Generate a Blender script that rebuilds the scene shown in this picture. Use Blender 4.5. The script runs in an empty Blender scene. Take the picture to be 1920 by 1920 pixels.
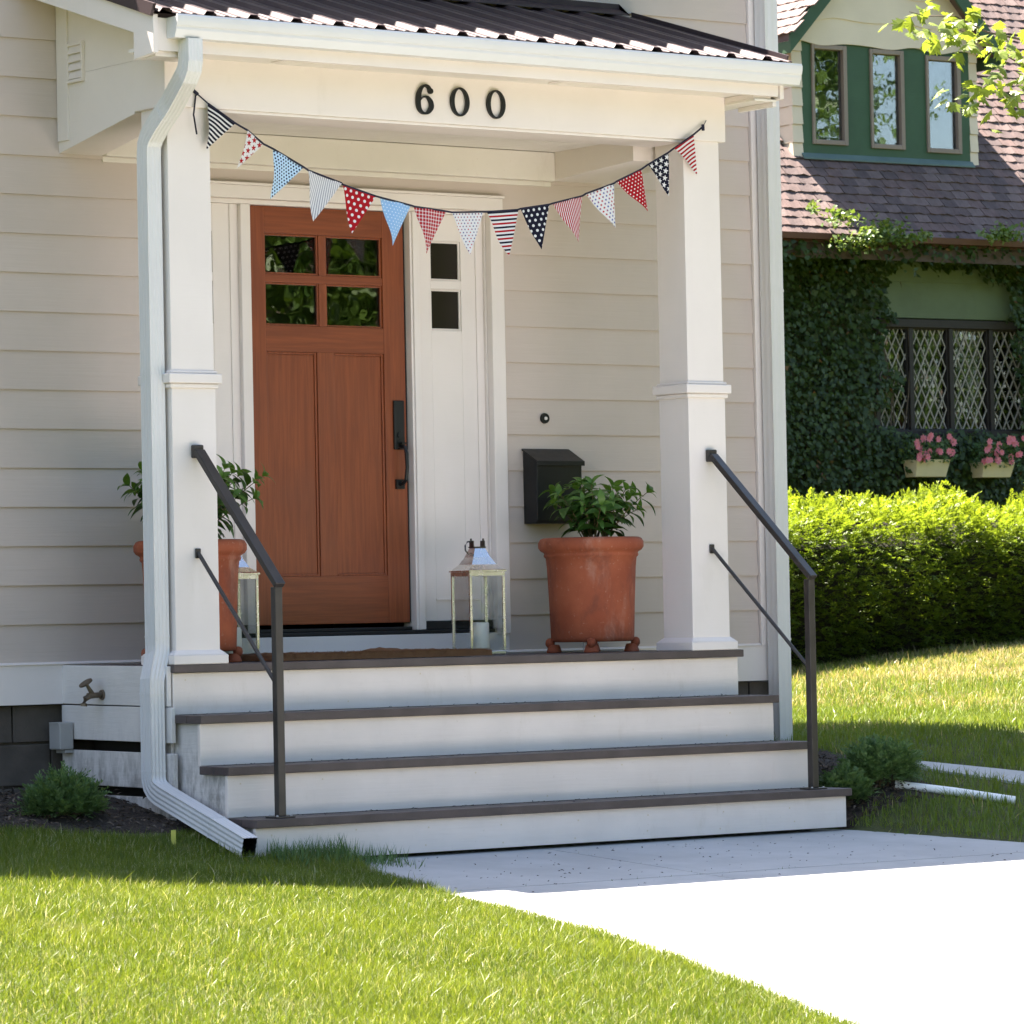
import bpy, bmesh, math, random
import numpy as np
from mathutils import Vector, Matrix, noise as mnoise
R = math.radians
rnd = random.Random(7)
rng = np.random.default_rng(11)
scn = bpy.context.scene
COL = scn.collection

# ------------------------------------------------------------------ camera
F_PX = 7752.88                                   # focal length in pixels of a 1920 px wide picture
YAW, PITCH, ROLL = .6311, .0242, -.0197
CAM = np.array([-9.5783, -16.7881, .2062])
fwd = np.array([math.sin(YAW)*math.cos(PITCH), math.cos(YAW)*math.cos(PITCH), math.sin(PITCH)])
_r = np.array([math.cos(YAW), -math.sin(YAW), 0.]); _u = np.cross(_r, fwd)
RT = _r*math.cos(ROLL)+_u*math.sin(ROLL); UP = -_r*math.sin(ROLL)+_u*math.cos(ROLL)
cd = bpy.data.cameras.new('camera'); cam = bpy.data.objects.new('camera', cd); COL.objects.link(cam)
cd.sensor_width = 36; cd.lens = 36*F_PX/1920; cd.clip_start = .1; cd.clip_end = 3000
M = Matrix.Identity(4)
for i in range(3):
    M[i][0] = RT[i]; M[i][1] = UP[i]; M[i][2] = -fwd[i]; M[i][3] = CAM[i]
cam.matrix_world = M
cd.dof.use_dof = True; cd.dof.focus_distance = 19.6; cd.dof.aperture_fstop = 15
scn.camera = cam
scn.cycles.max_bounces = 8; scn.cycles.diffuse_bounces = 5; scn.cycles.glossy_bounces = 4; scn.cycles.transparent_max_bounces = 10; scn.cycles.caustics_reflective = False; scn.cycles.caustics_refractive = False
scn.render.resolution_x = scn.render.resolution_y = 1024

# ------------------------------------------------------------------ light
SUN = Vector((.672, -1.705, -3.82)).normalized()  # direction the light travels
SUN_EL = math.asin(-SUN.z); SUN_AZ = math.atan2(-SUN.x, -SUN.y)   # clockwise from +Y
w = bpy.data.worlds.new('World'); scn.world = w; w.use_nodes = True
nt = w.node_tree; sky = nt.nodes.new('ShaderNodeTexSky'); sky.sky_type = 'NISHITA'; sky.sun_disc = False
sky.sun_elevation = SUN_EL; sky.sun_rotation = SUN_AZ; sky.air_density = 1.0; sky.dust_density = 1.8; sky.ozone_density = .4
bg = nt.nodes['Background']; bg.inputs['Strength'].default_value = .053
nt.links.new(sky.outputs[0], bg.inputs['Color'])
sl = bpy.data.lights.new('sun', 'SUN'); sl.energy = 5.0; sl.angle = R(.55); sl.color = (1, .895, .80)
so = bpy.data.objects.new('sun', sl); COL.objects.link(so); so.rotation_euler = SUN.to_track_quat('-Z', 'Y').to_euler()
so.location = (-6, 16, 30)
scn.view_settings.view_transform = 'Standard'; scn.view_settings.look = 'None'
scn.view_settings.exposure = 2.95; scn.view_settings.gamma = 1; scn.view_settings.use_curve_mapping = False

# ------------------------------------------------------------------ helpers
def ray(px, py): return fwd+RT*(px-960)/F_PX-UP*(py-960)/F_PX
def onX(px, py, X): d = ray(px, py); return CAM+d*(X-CAM[0])/d[0]
def onY(px, py, Y): d = ray(px, py); return CAM+d*(Y-CAM[1])/d[1]
def tag(o, label=None, cat=None, group=None, kind=None):
    if label: o['label'] = label
    if cat: o['category'] = cat
    if group: o['group'] = group
    if kind: o['kind'] = kind
    return o
BASE = {}
def attach(o, parent):
    if parent is None: return
    o.parent = parent
    if parent.type == 'EMPTY': o.matrix_parent_inverse = Matrix.Translation(BASE[parent.name]).inverted()
def thing(name, label, cat, loc=(0, 0, 0), group=None, kind=None):
    o = bpy.data.objects.new(name, None); COL.objects.link(o); o.empty_display_size = .1
    o.location = loc; BASE[o.name] = Vector(loc)
    return tag(o, label, cat, group, kind)
def link_mesh(name, me, mat, parent=None, smooth=False):
    o = bpy.data.objects.new(name, me); COL.objects.link(o)
    if mat is not None and not me.materials: me.materials.append(mat)
    if smooth: me.shade_smooth()
    attach(o, parent)
    return o
class MB:
    """collects shapes into one mesh"""
    def __init__(s): s.v = []; s.f = []
    def add(s, vs, fs):
        b = len(s.v); s.v += [tuple(map(float, p)) for p in vs]; s.f += [tuple(i+b for i in f) for f in fs]; return s
    def box(s, x0, x1, y0, y1, z0, z1):
        return s.hexa([(x0, y0, z0), (x1, y0, z0), (x1, y1, z0), (x0, y1, z0), (x0, y0, z1), (x1, y0, z1), (x1, y1, z1), (x0, y1, z1)])
    def hexa(s, p):
        return s.add(p, [(3, 2, 1, 0), (4, 5, 6, 7), (0, 1, 5, 4), (1, 2, 6, 5), (2, 3, 7, 6), (3, 0, 4, 7)])
    def prism(s, poly, ax, a, b):
        """poly: 2D points, extruded along axis ax (0,1,2) from a to b; the 2D axes are the two others in order"""
        n = len(poly); vs = []
        for q in (a, b):
            for (p0, p1) in poly:
                c = [p0, p1]; c.insert(ax, q); vs.append(c)
        fs = [tuple(range(n-1, -1, -1)), tuple(range(n, 2*n))]+[(i, (i+1) % n, n+(i+1) % n, n+i) for i in range(n)]
        return s.add(vs, fs)
    def bar(s, a, b, w, h, up=(0, 0, 1)):
        a = Vector(a); b = Vector(b); t = (b-a).normalized(); side = t.cross(Vector(up)).normalized(); u = side.cross(t)
        p = []
        for q in (a, b):
            for (i, j) in ((-1, -1), (1, -1), (1, 1), (-1, 1)): p.append(q+side*(i*w/2)+u*(j*h/2))
        return s.add(p, [(3, 2, 1, 0), (4, 5, 6, 7), (0, 1, 5, 4), (1, 2, 6, 5), (2, 3, 7, 6), (3, 0, 4, 7)])
    def tube(s, pts, rad, n=8, cap=True):
        pts = [Vector(p) for p in pts]; m = len(pts)
        rad = [rad]*m if not hasattr(rad, '__len__') else rad
        ref = Vector((.31, .22, .93)); vs = []
        for i, p in enumerate(pts):
            t = (pts[min(i+1, m-1)]-pts[max(i-1, 0)]).normalized()
            a = t.cross(ref).normalized() if abs(t.dot(ref)) < .97 else t.cross(Vector((1, 0, 0))).normalized()
            b = t.cross(a)
            for k in range(n):
                q = 2*math.pi*k/n; vs.append(p+(a*math.cos(q)+b*math.sin(q))*rad[i])
        fs = [(i*n+k, i*n+(k+1) % n, (i+1)*n+(k+1) % n, (i+1)*n+k) for i in range(m-1) for k in range(n)]
        if cap: fs += [tuple(range(n-1, -1, -1)), tuple((m-1)*n+k for k in range(n))]
        return s.add(vs, fs)
    def lathe(s, prof, c, n=32, cap=False):
        vs = []; m = len(prof)
        for (r, z) in prof:
            for k in range(n):
                a = 2*math.pi*k/n; vs.append((c[0]+r*math.cos(a), c[1]+r*math.sin(a), c[2]+z))
        fs = [(i*n+k, i*n+(k+1) % n, (i+1)*n+(k+1) % n, (i+1)*n+k) for i in range(m-1) for k in range(n)]
        if cap: fs += [tuple(range(n-1, -1, -1)), tuple((m-1)*n+k for k in range(n))]
        return s.add(vs, fs)
    def build(s, name, mat, parent=None, smooth=False, bevel=0, fix=True):
        me = bpy.data.meshes.new(name); me.from_pydata(s.v, [], s.f); me.validate()
        if bevel or fix:
            bm = bmesh.new(); bm.from_mesh(me)
            bmesh.ops.recalc_face_normals(bm, faces=bm.faces)
            if bevel:
                es = [e for e in bm.edges if len(e.link_faces) == 2 and e.calc_face_angle(0) > .5]
                bmesh.ops.bevel(bm, geom=es, offset=bevel, segments=2, affect='EDGES', profile=.5, clamp_overlap=True)
            bm.to_mesh(me); bm.free()
        return link_mesh(name, me, mat, parent, smooth)
def box(name, mat, parent, x0, x1, y0, y1, z0, z1, bevel=.003):
    return MB().box(x0, x1, y0, y1, z0, z1).build(name, mat, parent, bevel=bevel)
def raw_mesh(name, V, Fq, mat, parent=None, smooth=False, attr=None):
    """V (n,3), Fq (m,k) numpy -> object, fast"""
    me = bpy.data.meshes.new(name); V = np.ascontiguousarray(V, dtype=np.float32); Fq = np.ascontiguousarray(Fq, dtype=np.int32)
    me.vertices.add(len(V)); me.vertices.foreach_set('co', V.ravel())
    k = Fq.shape[1]; me.loops.add(Fq.size); me.polygons.add(len(Fq))
    me.polygons.foreach_set('loop_start', np.arange(0, Fq.size, k, dtype=np.int32))
    me.polygons.foreach_set('loop_total', np.full(len(Fq), k, dtype=np.int32))
    me.loops.foreach_set('vertex_index', Fq.ravel())
    me.update(calc_edges=True)
    if attr is not None:
        a = me.attributes.new('tint', 'FLOAT', 'POINT'); a.data.foreach_set('value', np.ascontiguousarray(attr, dtype=np.float32))
    return link_mesh(name, me, mat, parent, smooth)
def leaf_cards(C, D, N, L, W, fold=.25, droop=0.):
    """kite-shaped leaves: base C, direction D, normal N, lengths L, widths W -> V,F (5 verts, 4 tris)"""
    D = D/np.linalg.norm(D, axis=1, keepdims=True); S = np.cross(D, N); S /= (np.linalg.norm(S, axis=1, keepdims=True)+1e-9); N = np.cross(S, D)
    L = np.asarray(L)[:, None]; W = np.asarray(W)[:, None]
    mid = C+D*L*.45; tip = C+D*L-N*L*droop
    a = mid+S*W*.5+N*W*fold; b = mid-S*W*.5+N*W*fold
    V = np.stack([C, a, mid, b, tip], 1).reshape(-1, 3); n = len(C); o = (np.arange(n)*5)[:, None]
    Fq = np.concatenate([o+np.array([[0, 2, 1]]), o+np.array([[0, 3, 2]]), o+np.array([[1, 2, 4]]), o+np.array([[2, 3, 4]])])
    return V, Fq
def rand_dirs(n, g=rng):
    v = g.normal(size=(n, 3)); return v/np.linalg.norm(v, axis=1, keepdims=True)

# ------------------------------------------------------------------ materials
class NB:
    def __init__(s, name):
        s.m = bpy.data.materials.new(name); s.m.use_nodes = True; s.t = s.m.node_tree; s.n = s.t.nodes; s.l = s.t.links
        s.b = s.n['Principled BSDF']; s.out = s.n['Material Output']
    def node(s, t, **k):
        x = s.n.new('ShaderNode'+t)
        for a, v in k.items(): setattr(x, a, v)
        return x
    def put(s, sock, v):
        if hasattr(v, 'is_linked') or hasattr(v, 'links'): s.l.new(v, sock)
        else: sock.default_value = v
    def pos(s): return s.node('NewGeometry').outputs['Position']
    def obj(s): return s.node('TexCoord').outputs['Object']
    def scale(s, vec, sc):
        x = s.node('Mapping'); s.l.new(vec, x.inputs[0]); x.inputs['Scale'].default_value = sc if hasattr(sc, '__len__') else (sc,)*3; return x.outputs[0]
    def noise(s, vec, sc, det=4, rough=.55, dist=0):
        x = s.node('TexNoise'); s.l.new(vec, x.inputs['Vector']); x.inputs['Scale'].default_value = sc; x.inputs['Detail'].default_value = det
        x.inputs['Roughness'].default_value = rough; x.inputs['Distortion'].default_value = dist; return x.outputs['Fac']
    def math(s, op, a, b=None, c=None, clamp=False):
        x = s.node('Math', operation=op, use_clamp=clamp)
        for i, v in enumerate((a, b, c)):
            if v is not None: s.put(x.inputs[i], v)
        return x.outputs[0]
    def ramp(s, fac, a, b): 
        x = s.node('MapRange', interpolation_type='SMOOTHSTEP'); s.l.new(fac, x.inputs[0]); x.inputs[1].default_value = a; x.inputs[2].default_value = b; return x.outputs[0]
    def mix(s, fac, a, b, blend='MIX'):
        x = s.node('MixRGB', blend_type=blend); s.put(x.inputs[0], fac)
        for i, v in ((1, a), (2, b)):
            s.put(x.inputs[i], (*v, 1) if isinstance(v, tuple) and len(v) == 3 else v)
        return x.outputs[0]
    def bump(s, h, strength, dist=.01):
        x = s.node('Bump'); s.l.new(h, x.inputs['Height']); x.inputs['Strength'].default_value = strength; x.inputs['Distance'].default_value = dist
        s.l.new(x.outputs[0], s.b.inputs['Normal'])
    def set(s, **k):
        for a, v in k.items():
            sock = s.b.inputs[a.replace('_', ' ')]
            s.put(sock, (*v, 1) if isinstance(v, tuple) and len(v) == 3 else v)
        return s.m
def mul(c, k): return tuple(min(1, x*k) for x in c)
def paint(name, col, rough=.5, var=.05, scale=3., grain=.25, dirt=0., dirtcol=(.22, .19, .16), zdirt=None, gscale=(8, 8, 120), metallic=0., spec=.4, objvar=.0):
    b = NB(name); p = b.pos()
    n1 = b.noise(p, scale, 5); c = b.mix(b.ramp(n1, .3, .7), mul(col, 1-var), mul(col, 1+var))
    if objvar:
        oi = b.node('ObjectInfo').outputs['Random']; c = b.mix(1., c, b.mix(oi, (1-objvar,)*3, (1+objvar,)*3), 'MULTIPLY')
    if dirt:
        d = b.ramp(b.noise(b.scale(p, (1, 1, .35)), 9, 8, .7), .56, .8); sp = b.ramp(b.noise(p, 60, 3), .69, .74)
        f = b.math('MULTIPLY', b.math('MAXIMUM', d, b.math('MULTIPLY', sp, .8)), dirt)
        c = b.mix(f, c, dirtcol)
    if zdirt:
        sx = b.node('SeparateXYZ'); b.l.new(p, sx.inputs[0])
        h = b.math('SUBTRACT', b.math('ADD', sx.outputs['Z'], b.math('MULTIPLY', b.noise(b.scale(p, (6, 6, 1.2)), 4, 8, .7), .32)), .16)
        f = b.math('MULTIPLY', b.ramp(h, zdirt[1], zdirt[0]), b.ramp(b.noise(b.scale(p, (1, 1, .4)), 22, 6, .7), .33, .66))
        c = b.mix(b.math('MULTIPLY', f, zdirt[2]), c, (.16, .14, .12))
    b.set(Base_Color=c, Metallic=metallic, Roughness=b.math('ADD', b.math('MULTIPLY', b.noise(p, 25, 3), .2), rough-.1))
    b.b.inputs['Specular IOR Level'].default_value = spec
    if grain:
        h = b.math('ADD', b.noise(b.scale(p, gscale), 1., 4), b.math('MULTIPLY', b.noise(p, 3, 3), 1.5))
        b.bump(h, grain, .004)
    return b.m
def leafmat(name, c0, c1, trans=.4, rough=.45, nscale=3., spec=.35, yellow=None, sunlit_growth=None):
    b = NB(name); p = b.pos(); geo = b.node('NewGeometry')
    c = b.mix(geo.outputs['Random Per Island'], c0, c1)
    c = b.mix(b.math('MULTIPLY', b.ramp(b.noise(p, nscale, 3), .35, .7), .5), c, mul(c1, .8))
    if yellow: c = b.mix(b.ramp(geo.outputs['Random Per Island'], yellow[0], yellow[0]+.02), c, yellow[1])
    if sunlit_growth: c = b.mix(b.node('Attribute', attribute_name='tint').outputs['Fac'], c, sunlit_growth)
    b.set(Base_Color=c, Roughness=rough); b.b.inputs['Specular IOR Level'].default_value = spec
    tr = b.node('BsdfTranslucent'); b.l.new(b.mix(1., c, (1.35, 1.3, .55), 'MULTIPLY'), tr.inputs['Color'])
    mx = b.node('MixShader'); mx.inputs[0].default_value = trans
    b.l.new(b.b.outputs[0], mx.inputs[1]); b.l.new(tr.outputs[0], mx.inputs[2]); b.l.new(mx.outputs[0], b.out.inputs[0])
    return b.m
def glassmat(name, gain=1.6, tint=(.9, .93, .92), rough=.01, wav=.0):
    b = NB(name); fr = b.node('Fresnel'); fr.inputs[0].default_value = 1.5
    t = b.node('BsdfTransparent'); t.inputs[0].default_value = (*tint, 1)
    g = b.node('BsdfGlossy'); g.inputs['Roughness'].default_value = rough
    if wav:
        bp = b.node('Bump'); b.l.new(b.noise(b.pos(), 5, 2), bp.inputs['Height']); bp.inputs['Strength'].default_value = wav; bp.inputs['Distance'].default_value = .01
        b.l.new(bp.outputs[0], g.inputs['Normal'])
    mx = b.node('MixShader'); b.l.new(b.math('MULTIPLY', fr.outputs[0], gain, clamp=True), mx.inputs[0])
    b.l.new(t.outputs[0], mx.inputs[1]); b.l.new(g.outputs[0], mx.inputs[2]); b.l.new(mx.outputs[0], b.out.inputs[0])
    return b.m
def emat(name, col, rough=.5, **k): return paint(name, col, rough, **k)

WHITE = (.75, .682, .645)
m_white = paint('white_trim_paint', WHITE, .45, .025, 2.5, .12, .10, (.42, .36, .27))
m_ceil = paint('cream_ceiling_paint', (.72, .67, .61), .5, .03, 3, .1, .22, (.42, .34, .22))
m_skirt = paint('weathered_white_board', (.70, .655, .62), .55, .05, 4, .35, .25, (.36, .31, .26), zdirt=(-.62, -.25, .75), gscale=(8, 8, 90))
m_riser = paint('white_riser_paint', (.76, .68, .63), .5, .045, 3, .35, .26, (.45, .36, .26), zdirt=None, gscale=(3, 3, 60))
m_siding = paint('beige_lap_siding', (.54, .458, .41), .55, .03, 2., .3, .03, gscale=(3, 30, 70), objvar=.03)
m_tread = paint('grey_brown_tread_paint', (.083, .063, .059), .5, .16, 6, .35, .3, (.22, .19, .17), gscale=(3, 40, 40))
m_alum = paint('white_aluminium', (.66, .645, .64), .35, .02, 3, .05, .03, spec=.5)
m_black = paint('dark_bronze_powder_coat', (.030, .024, .021), .42, .2, 10, .05, spec=.5)
m_mail = paint('black_mailbox_paint', (.008, .008, .0085), .4, .2, 8, .1, spec=.4)
m_num = paint('black_numeral_paint', (.01, .009, .009), .4, .1, 8, 0)
m_roofm = paint('burgundy_brown_metal_roofing', (.046, .032, .034), .5, .1, 3, .05, .08, (.2, .17, .16), spec=.25)
m_block = paint('grey_foundation_block', (.085, .071, .059), .9, .2, 6, .8, .4, (.07, .06, .05), gscale=(60, 60, 60))
m_dark = paint('dark_interior', (.03, .027, .025), .9, .1, 2, 0)
m_inner = paint('plaster_interior', (.35, .33, .3), .9, .05, 2, 0)
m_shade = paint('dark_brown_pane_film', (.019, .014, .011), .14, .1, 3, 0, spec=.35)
m_rubber = paint('black_sill_and_gap', (.012, .011, .011), .6, .1, 3, 0)
m_brass = paint('aged_brass', (.19, .15, .11), .5, .3, 20, .3, metallic=.8)
m_gbox = paint('grey_plastic_box', (.36, .35, .34), .5, .05, 5, .05, .1)
m_terra = None
b = NB('terracotta'); p = b.pos()
c = b.mix(b.ramp(b.noise(p, 5, 6), .3, .7), (.25, .055, .020), (.34, .088, .036))
c = b.mix(b.math('MULTIPLY', b.ramp(b.noise(b.scale(p, (1, 1, .35)), 7, 7, .65), .52, .75), .45), c, (.48, .31, .24))
c = b.mix(b.math('MULTIPLY', b.ramp(b.noise(b.scale(p, (1, 1, .5)), 7, 7, .7, .6), .48, .68), .6), c, (.15, .04, .022)); c = b.mix(b.math('MULTIPLY', b.ramp(b.noise(p, 45, 4, .7), .6, .72), .35), c, (.5, .3, .22))
b.set(Base_Color=c, Roughness=.85); b.bump(b.noise(p, 60, 5), .15, .004); m_terra = b.m
b = NB('stained_fir_door'); p = b.pos()
g = b.noise(b.scale(p, (26, 10, 1.1)), 2.2, 8, .65, .6); g2 = b.noise(b.scale(p, (90, 30, 2.2)), 1.5, 4)
c = b.mix(b.ramp(g, .3, .7), (.175, .038, .0115), (.26, .064, .019)); c = b.mix(b.math('MULTIPLY', b.ramp(g2, .5, .8), .35), c, (.15, .04, .016))
c = b.mix(b.math('MULTIPLY', b.ramp(b.noise(p, 2.2, 3), .45, .75), .35), c, (.17, .052, .026))
b.set(Base_Color=c, Roughness=.42); b.bump(g2, .08, .003); m_door = b.m
b = NB('stained_fir_rail'); p = b.pos()
g = b.noise(b.scale(p, (1.1, 10, 26)), 2.2, 8, .65, .6); g2 = b.noise(b.scale(p, (2.2, 30, 90)), 1.5, 4)
c = b.mix(b.ramp(g, .3, .7), (.168, .037, .0115), (.245, .060, .018)); c = b.mix(b.math('MULTIPLY', b.ramp(g2, .5, .8), .35), c, (.15, .04, .016))
b.set(Base_Color=c, Roughness=.42); b.bump(g2, .08, .003); m_doorh = b.m
b = NB('coir_mat'); p = b.pos(); g = b.noise(p, 240, 4, .7)
b.set(Base_Color=b.mix(g, (.16, .065, .022), (.42, .20, .085)), Roughness=1.); b.bump(g, 1., .01); m_coir = b.m
b = NB('concrete_walk'); p = b.pos(); g = b.noise(p, 1.6, 7, .65); g2 = b.noise(p, 90, 5, .7)
c = b.mix(b.ramp(g, .3, .72), (.35, .35, .35), (.44, .44, .44)); c = b.mix(b.math('MULTIPLY', b.ramp(b.noise(b.scale(p, (1, 3, 1)), 30, 6, .7), .6, .74), .35), c, (.3, .28, .26))
b.set(Base_Color=c, Roughness=.9); b.bump(g2, .25, .004); m_conc = b.m
b = NB('soil'); p = b.pos(); g = b.noise(p, 45, 7, .7)
b.set(Base_Color=b.mix(b.ramp(g, .3, .75), (.018, .012, .009), (.085, .06, .042)), Roughness=1.); b.bump(g, 1., .03); m_soil = b.m
b = NB('turf_ground'); p = b.pos(); g = b.noise(p, 30, 6, .7)
c = b.mix(g, (.035, .045, .012), (.095, .105, .03)); c = b.mix(b.math('MULTIPLY', b.ramp(b.noise(p, .5, 5), .5, .7), .5), c, (.15, .12, .055))
b.set(Base_Color=c, Roughness=1.); b.bump(g, .8, .03); m_turf = b.m
def grassmat(name, c0, c1, dry, trans):
    b = NB(name); a = b.node('Attribute', attribute_name='tint').outputs['Fac']; p = b.pos()
    c = b.mix(a, c0, c1); c = b.mix(b.ramp(a, .86, .93), c, dry)  # palest blades: dry ones, and white glints put in as blade colour
    c = b.mix(b.math('MULTIPLY', b.ramp(b.noise(p, 1.3, 4), .42, .68), .45), c, mul(c1, 1.12))
    c = b.mix(b.math('MULTIPLY', b.ramp(b.noise(p, 2.6, 5, .6), .50, .72), .55), c, mul(c0, .85)); c = b.mix(b.math('MULTIPLY', b.ramp(b.noise(p, 3.7, 4, .6, .4), .60, .75), .4), c, mul(dry, .6))
    b.set(Base_Color=c, Roughness=.42); b.b.inputs['Specular IOR Level'].default_value = .5
    tr = b.node('BsdfTranslucent'); b.l.new(b.mix(1., c, (1.2, 1.15, .6), 'MULTIPLY'), tr.inputs['Color'])
    mx = b.node('MixShader'); mx.inputs[0].default_value = trans
    b.l.new(b.b.outputs[0], mx.inputs[1]); b.l.new(tr.outputs[0], mx.inputs[2]); b.l.new(mx.outputs[0], b.out.inputs[0]); return b.m
m_grass = grassmat('grass_blade', (.075, .13, .011), (.19, .23, .027), (.48, .46, .28), .42)
m_grass2 = grassmat('lawn_blade_dry', (.075, .14, .016), (.20, .25, .035), (.48, .38, .23), .40)
m_glass = glassmat('clear_glass', 1.5, wav=.05)
m_glass2 = glassmat('window_glass', 3.2, (.8, .84, .84), wav=.03)
m_lglass = glassmat('lantern_glass', .55, (.96, .97, .97))
m_nickel = paint('polished_nickel', (.74, .71, .69), .26, .05, 5, 0, metallic=1.)
m_iron = paint('blackened_nickel', (.10, .09, .085), .3, .1, 5, 0, metallic=1.)
b = NB('candle_wax'); b.set(Base_Color=(.78, .76, .72), Roughness=.5, Subsurface_Weight=.3); b.b.inputs['Subsurface Radius'].default_value = (.01, .008, .006); m_wax = b.m
m_leaf = leafmat('hydrangea_leaf', (.035, .085, .016), (.07, .155, .028), .28, .4)
m_leaft = leafmat('hydrangea_young_leaf', (.085, .185, .03), (.11, .21, .04), .35, .4)
m_stem = paint('green_brown_stem', (.11, .085, .04), .7, .2, 30, 0)
m_yew = leafmat('yew_needles', (.06, .12, .04), (.15, .235, .09), .3, .45)
m_hedge = leafmat('hedge_needles', (.055, .10, .017), (.15, .21, .03), .40, .45, sunlit_growth=(.25, .32, .035))  # paler tips paint the sun on the hedge top, with new growth
m_ivy = leafmat('ivy_leaf', (.020, .042, .008), (.062, .10, .017), .25, .4, yellow=(.985, (.30, .13, .05)))
m_ivyl = leafmat('sunlit_ivy_leaf', (.08, .15, .03), (.16, .21, .07), .35, .4)  # lighter copy of the ivy colour, standing in for sunlight on the leaves
m_maple = leafmat('maple_leaf', (.10, .17, .025), (.22, .27, .05), .45, .4)
m_treeleaf = leafmat('street_tree_leaf', (.03, .07, .012), (.09, .15, .025), .4, .45)
m_bark = paint('grey_bark', (.11, .085, .065), .95, .25, 8, 1., gscale=(30, 30, 5))
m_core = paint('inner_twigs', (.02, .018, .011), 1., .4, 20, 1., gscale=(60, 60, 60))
m_pink = leafmat('pink_petal', (.72, .16, .24), (.85, .34, .40), .3, .5)
m_cream = paint('cream_painted_board', (.66, .56, .42), .55, .04, 3, .2)
m_green = paint('forest_green_paint', (.036, .082, .040), .55, .08, 4, .2)
m_green2 = paint('moss_green_siding', (.105, .14, .075), .6, .08, 4, .2)
m_taupe = paint('taupe_window_frame', (.24, .19, .15), .5, .06, 4, .1)
m_dbrown = paint('dark_brown_frame', (.022, .018, .016), .6, .1, 4, .1)
m_teal = paint('weathered_teal_flashing', (.09, .14, .125), .5, .1, 6, .1)
m_brownf = paint('red_brown_gutter', (.085, .034, .026), .5, .1, 4, .1)
m_lead = paint('pale_lead_came', (.36, .33, .29), .6, .1, 10, 0)
SH = [paint('shingle_%s' % k, c, .9, .14, 14, .6, gscale=(70, 70, 70)) for k, c in
      (('mauve', (.102, .072, .065)), ('rose_brown', (.12, .081, .072)), ('plum', (.086, .063, .059)), ('dusty', (.134, .098, .088)))]
m_box = paint('cream_flower_box', (.66, .56, .34), .6, .04, 4, .2)
m_valance = paint('ochre_curtain', (.42, .33, .17), .9, .2, 12, .2)
m_pvc = paint('white_plastic_pipe', (.8, .8, .8), .4, .02, 5, 0)
m_yel = paint('yellow_plastic_tag', (.55, .52, .10), .5, .05, 10, 0)
m_orange = paint('orange_cloth', (.5, .16, .05), .9, .1, 10, 0)
m_navy = paint('navy_tape', (.012, .012, .03), .8, .1, 30, 0)

# ------------------------------------------------------------------ terrain
def sstep(a, b, x): t = np.clip((x-a)/(b-a), 0, 1); return t*t*(3-2*t)
def walk_z(y): return -.876+.06*(y+1.62)
def walk_left(y):  return np.interp(-y, [1.5, 1.75, 2.1, 2.8, 3.64, 5.0, 6.45, 9, 14], [.62, .55, .39, .25, .055, -.32, -.79, -1.75, -3.8])
def walk_right(y): return np.interp(-y, [1.5, 1.6, 2.45, 3.6, 5, 7, 9, 14], [3.4, 3.5, 3.85, 4.4, 5.0, 5.8, 6.5, 8.0])
def in_walk(x, y, m=0.): return (y < -1.5) & (y > -14) & (x > walk_left(y)-m) & (x < walk_right(y)+m)
def terrain(x, y):
    x = np.asarray(x, float); y = np.asarray(y, float)
    low = walk_z(np.clip(y, -16, 0))+.078*np.clip(.1-x, 0, 5)*sstep(-9, -4, y)+.005
    high = np.where(x > 2, -.50+.012*np.clip(y, 0, 40)+.07*np.clip(x-7.4, 0, 12), -.60)
    t = np.where(x > 2, sstep(-2.5, .1, y)*np.where(y < -1.2, sstep(-.05, .55, x-walk_right(y)), 1.), sstep(-2.0, -.2, y))
    z = low*(1-t)+high*t
    z = z+.012*np.sin(x*1.7+y*.9)*np.cos(y*1.3-x*.4)
    return np.where(in_walk(x, y, .03), np.minimum(z, walk_z(y)-.025), z)
def T(x, y): return float(terrain(x, y))
xs = np.concatenate([[-600, -250, -110, -55, -30, -18], np.arange(-12, 14, .12), [15, 18, 22, 30, 45, 80, 200, 600]])
ys = np.concatenate([[-600, -250, -120, -60, -32], np.arange(-18, 14, .12), [16, 20, 26, 36, 60, 140, 320, 700]])
gx, gy = np.meshgrid(xs, ys); gz = terrain(gx, gy)
V = np.stack([gx, gy, gz], -1).reshape(-1, 3); nx, ny = len(xs), len(ys)
i = np.arange((nx-1)*(ny-1)); r0 = i//(nx-1); c0 = i % (nx-1); q = r0*nx+c0
g = raw_mesh('ground', V, np.stack([q, q+1, q+nx+1, q+nx], 1), m_turf, smooth=True); tag(g, 'lawn ground sloping down from the house', 'ground', kind='structure')

# concrete walk, slab by slab
walk = thing('front_walk', 'pale concrete walk in front of the porch steps', 'walk', (1.7, -4, walk_z(-4)), kind='structure')
def slab(y0, y1, side):
    """side 0: left of the centre joint, 1: right"""
    n = 10; gap = .004; y = np.linspace(y0-gap, y1+gap, n); jx = 1.667
    a = (walk_left(y) if side == 0 else np.full(n, jx+gap)); bb = (np.full(n, jx-gap) if side == 0 else walk_right(y))
    vs = []; fs = []
    for k in range(n):
        zt = walk_z(y[k]); vs += [(a[k], y[k], zt), (bb[k], y[k], zt), (bb[k], y[k], zt-.1), (a[k], y[k], zt-.1)]
    for k in range(n-1):
        o = 4*k
        fs += [(o, o+1, o+5, o+4), (o+1, o+2, o+6, o+5), (o+2, o+3, o+7, o+6), (o+3, o, o+4, o+7)]
    fs += [(0, 3, 2, 1), (4*n-4, 4*n-3, 4*n-2, 4*n-1)]
    return MB().add(vs, fs).build('concrete_slab', m_conc, walk, bevel=0)
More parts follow.
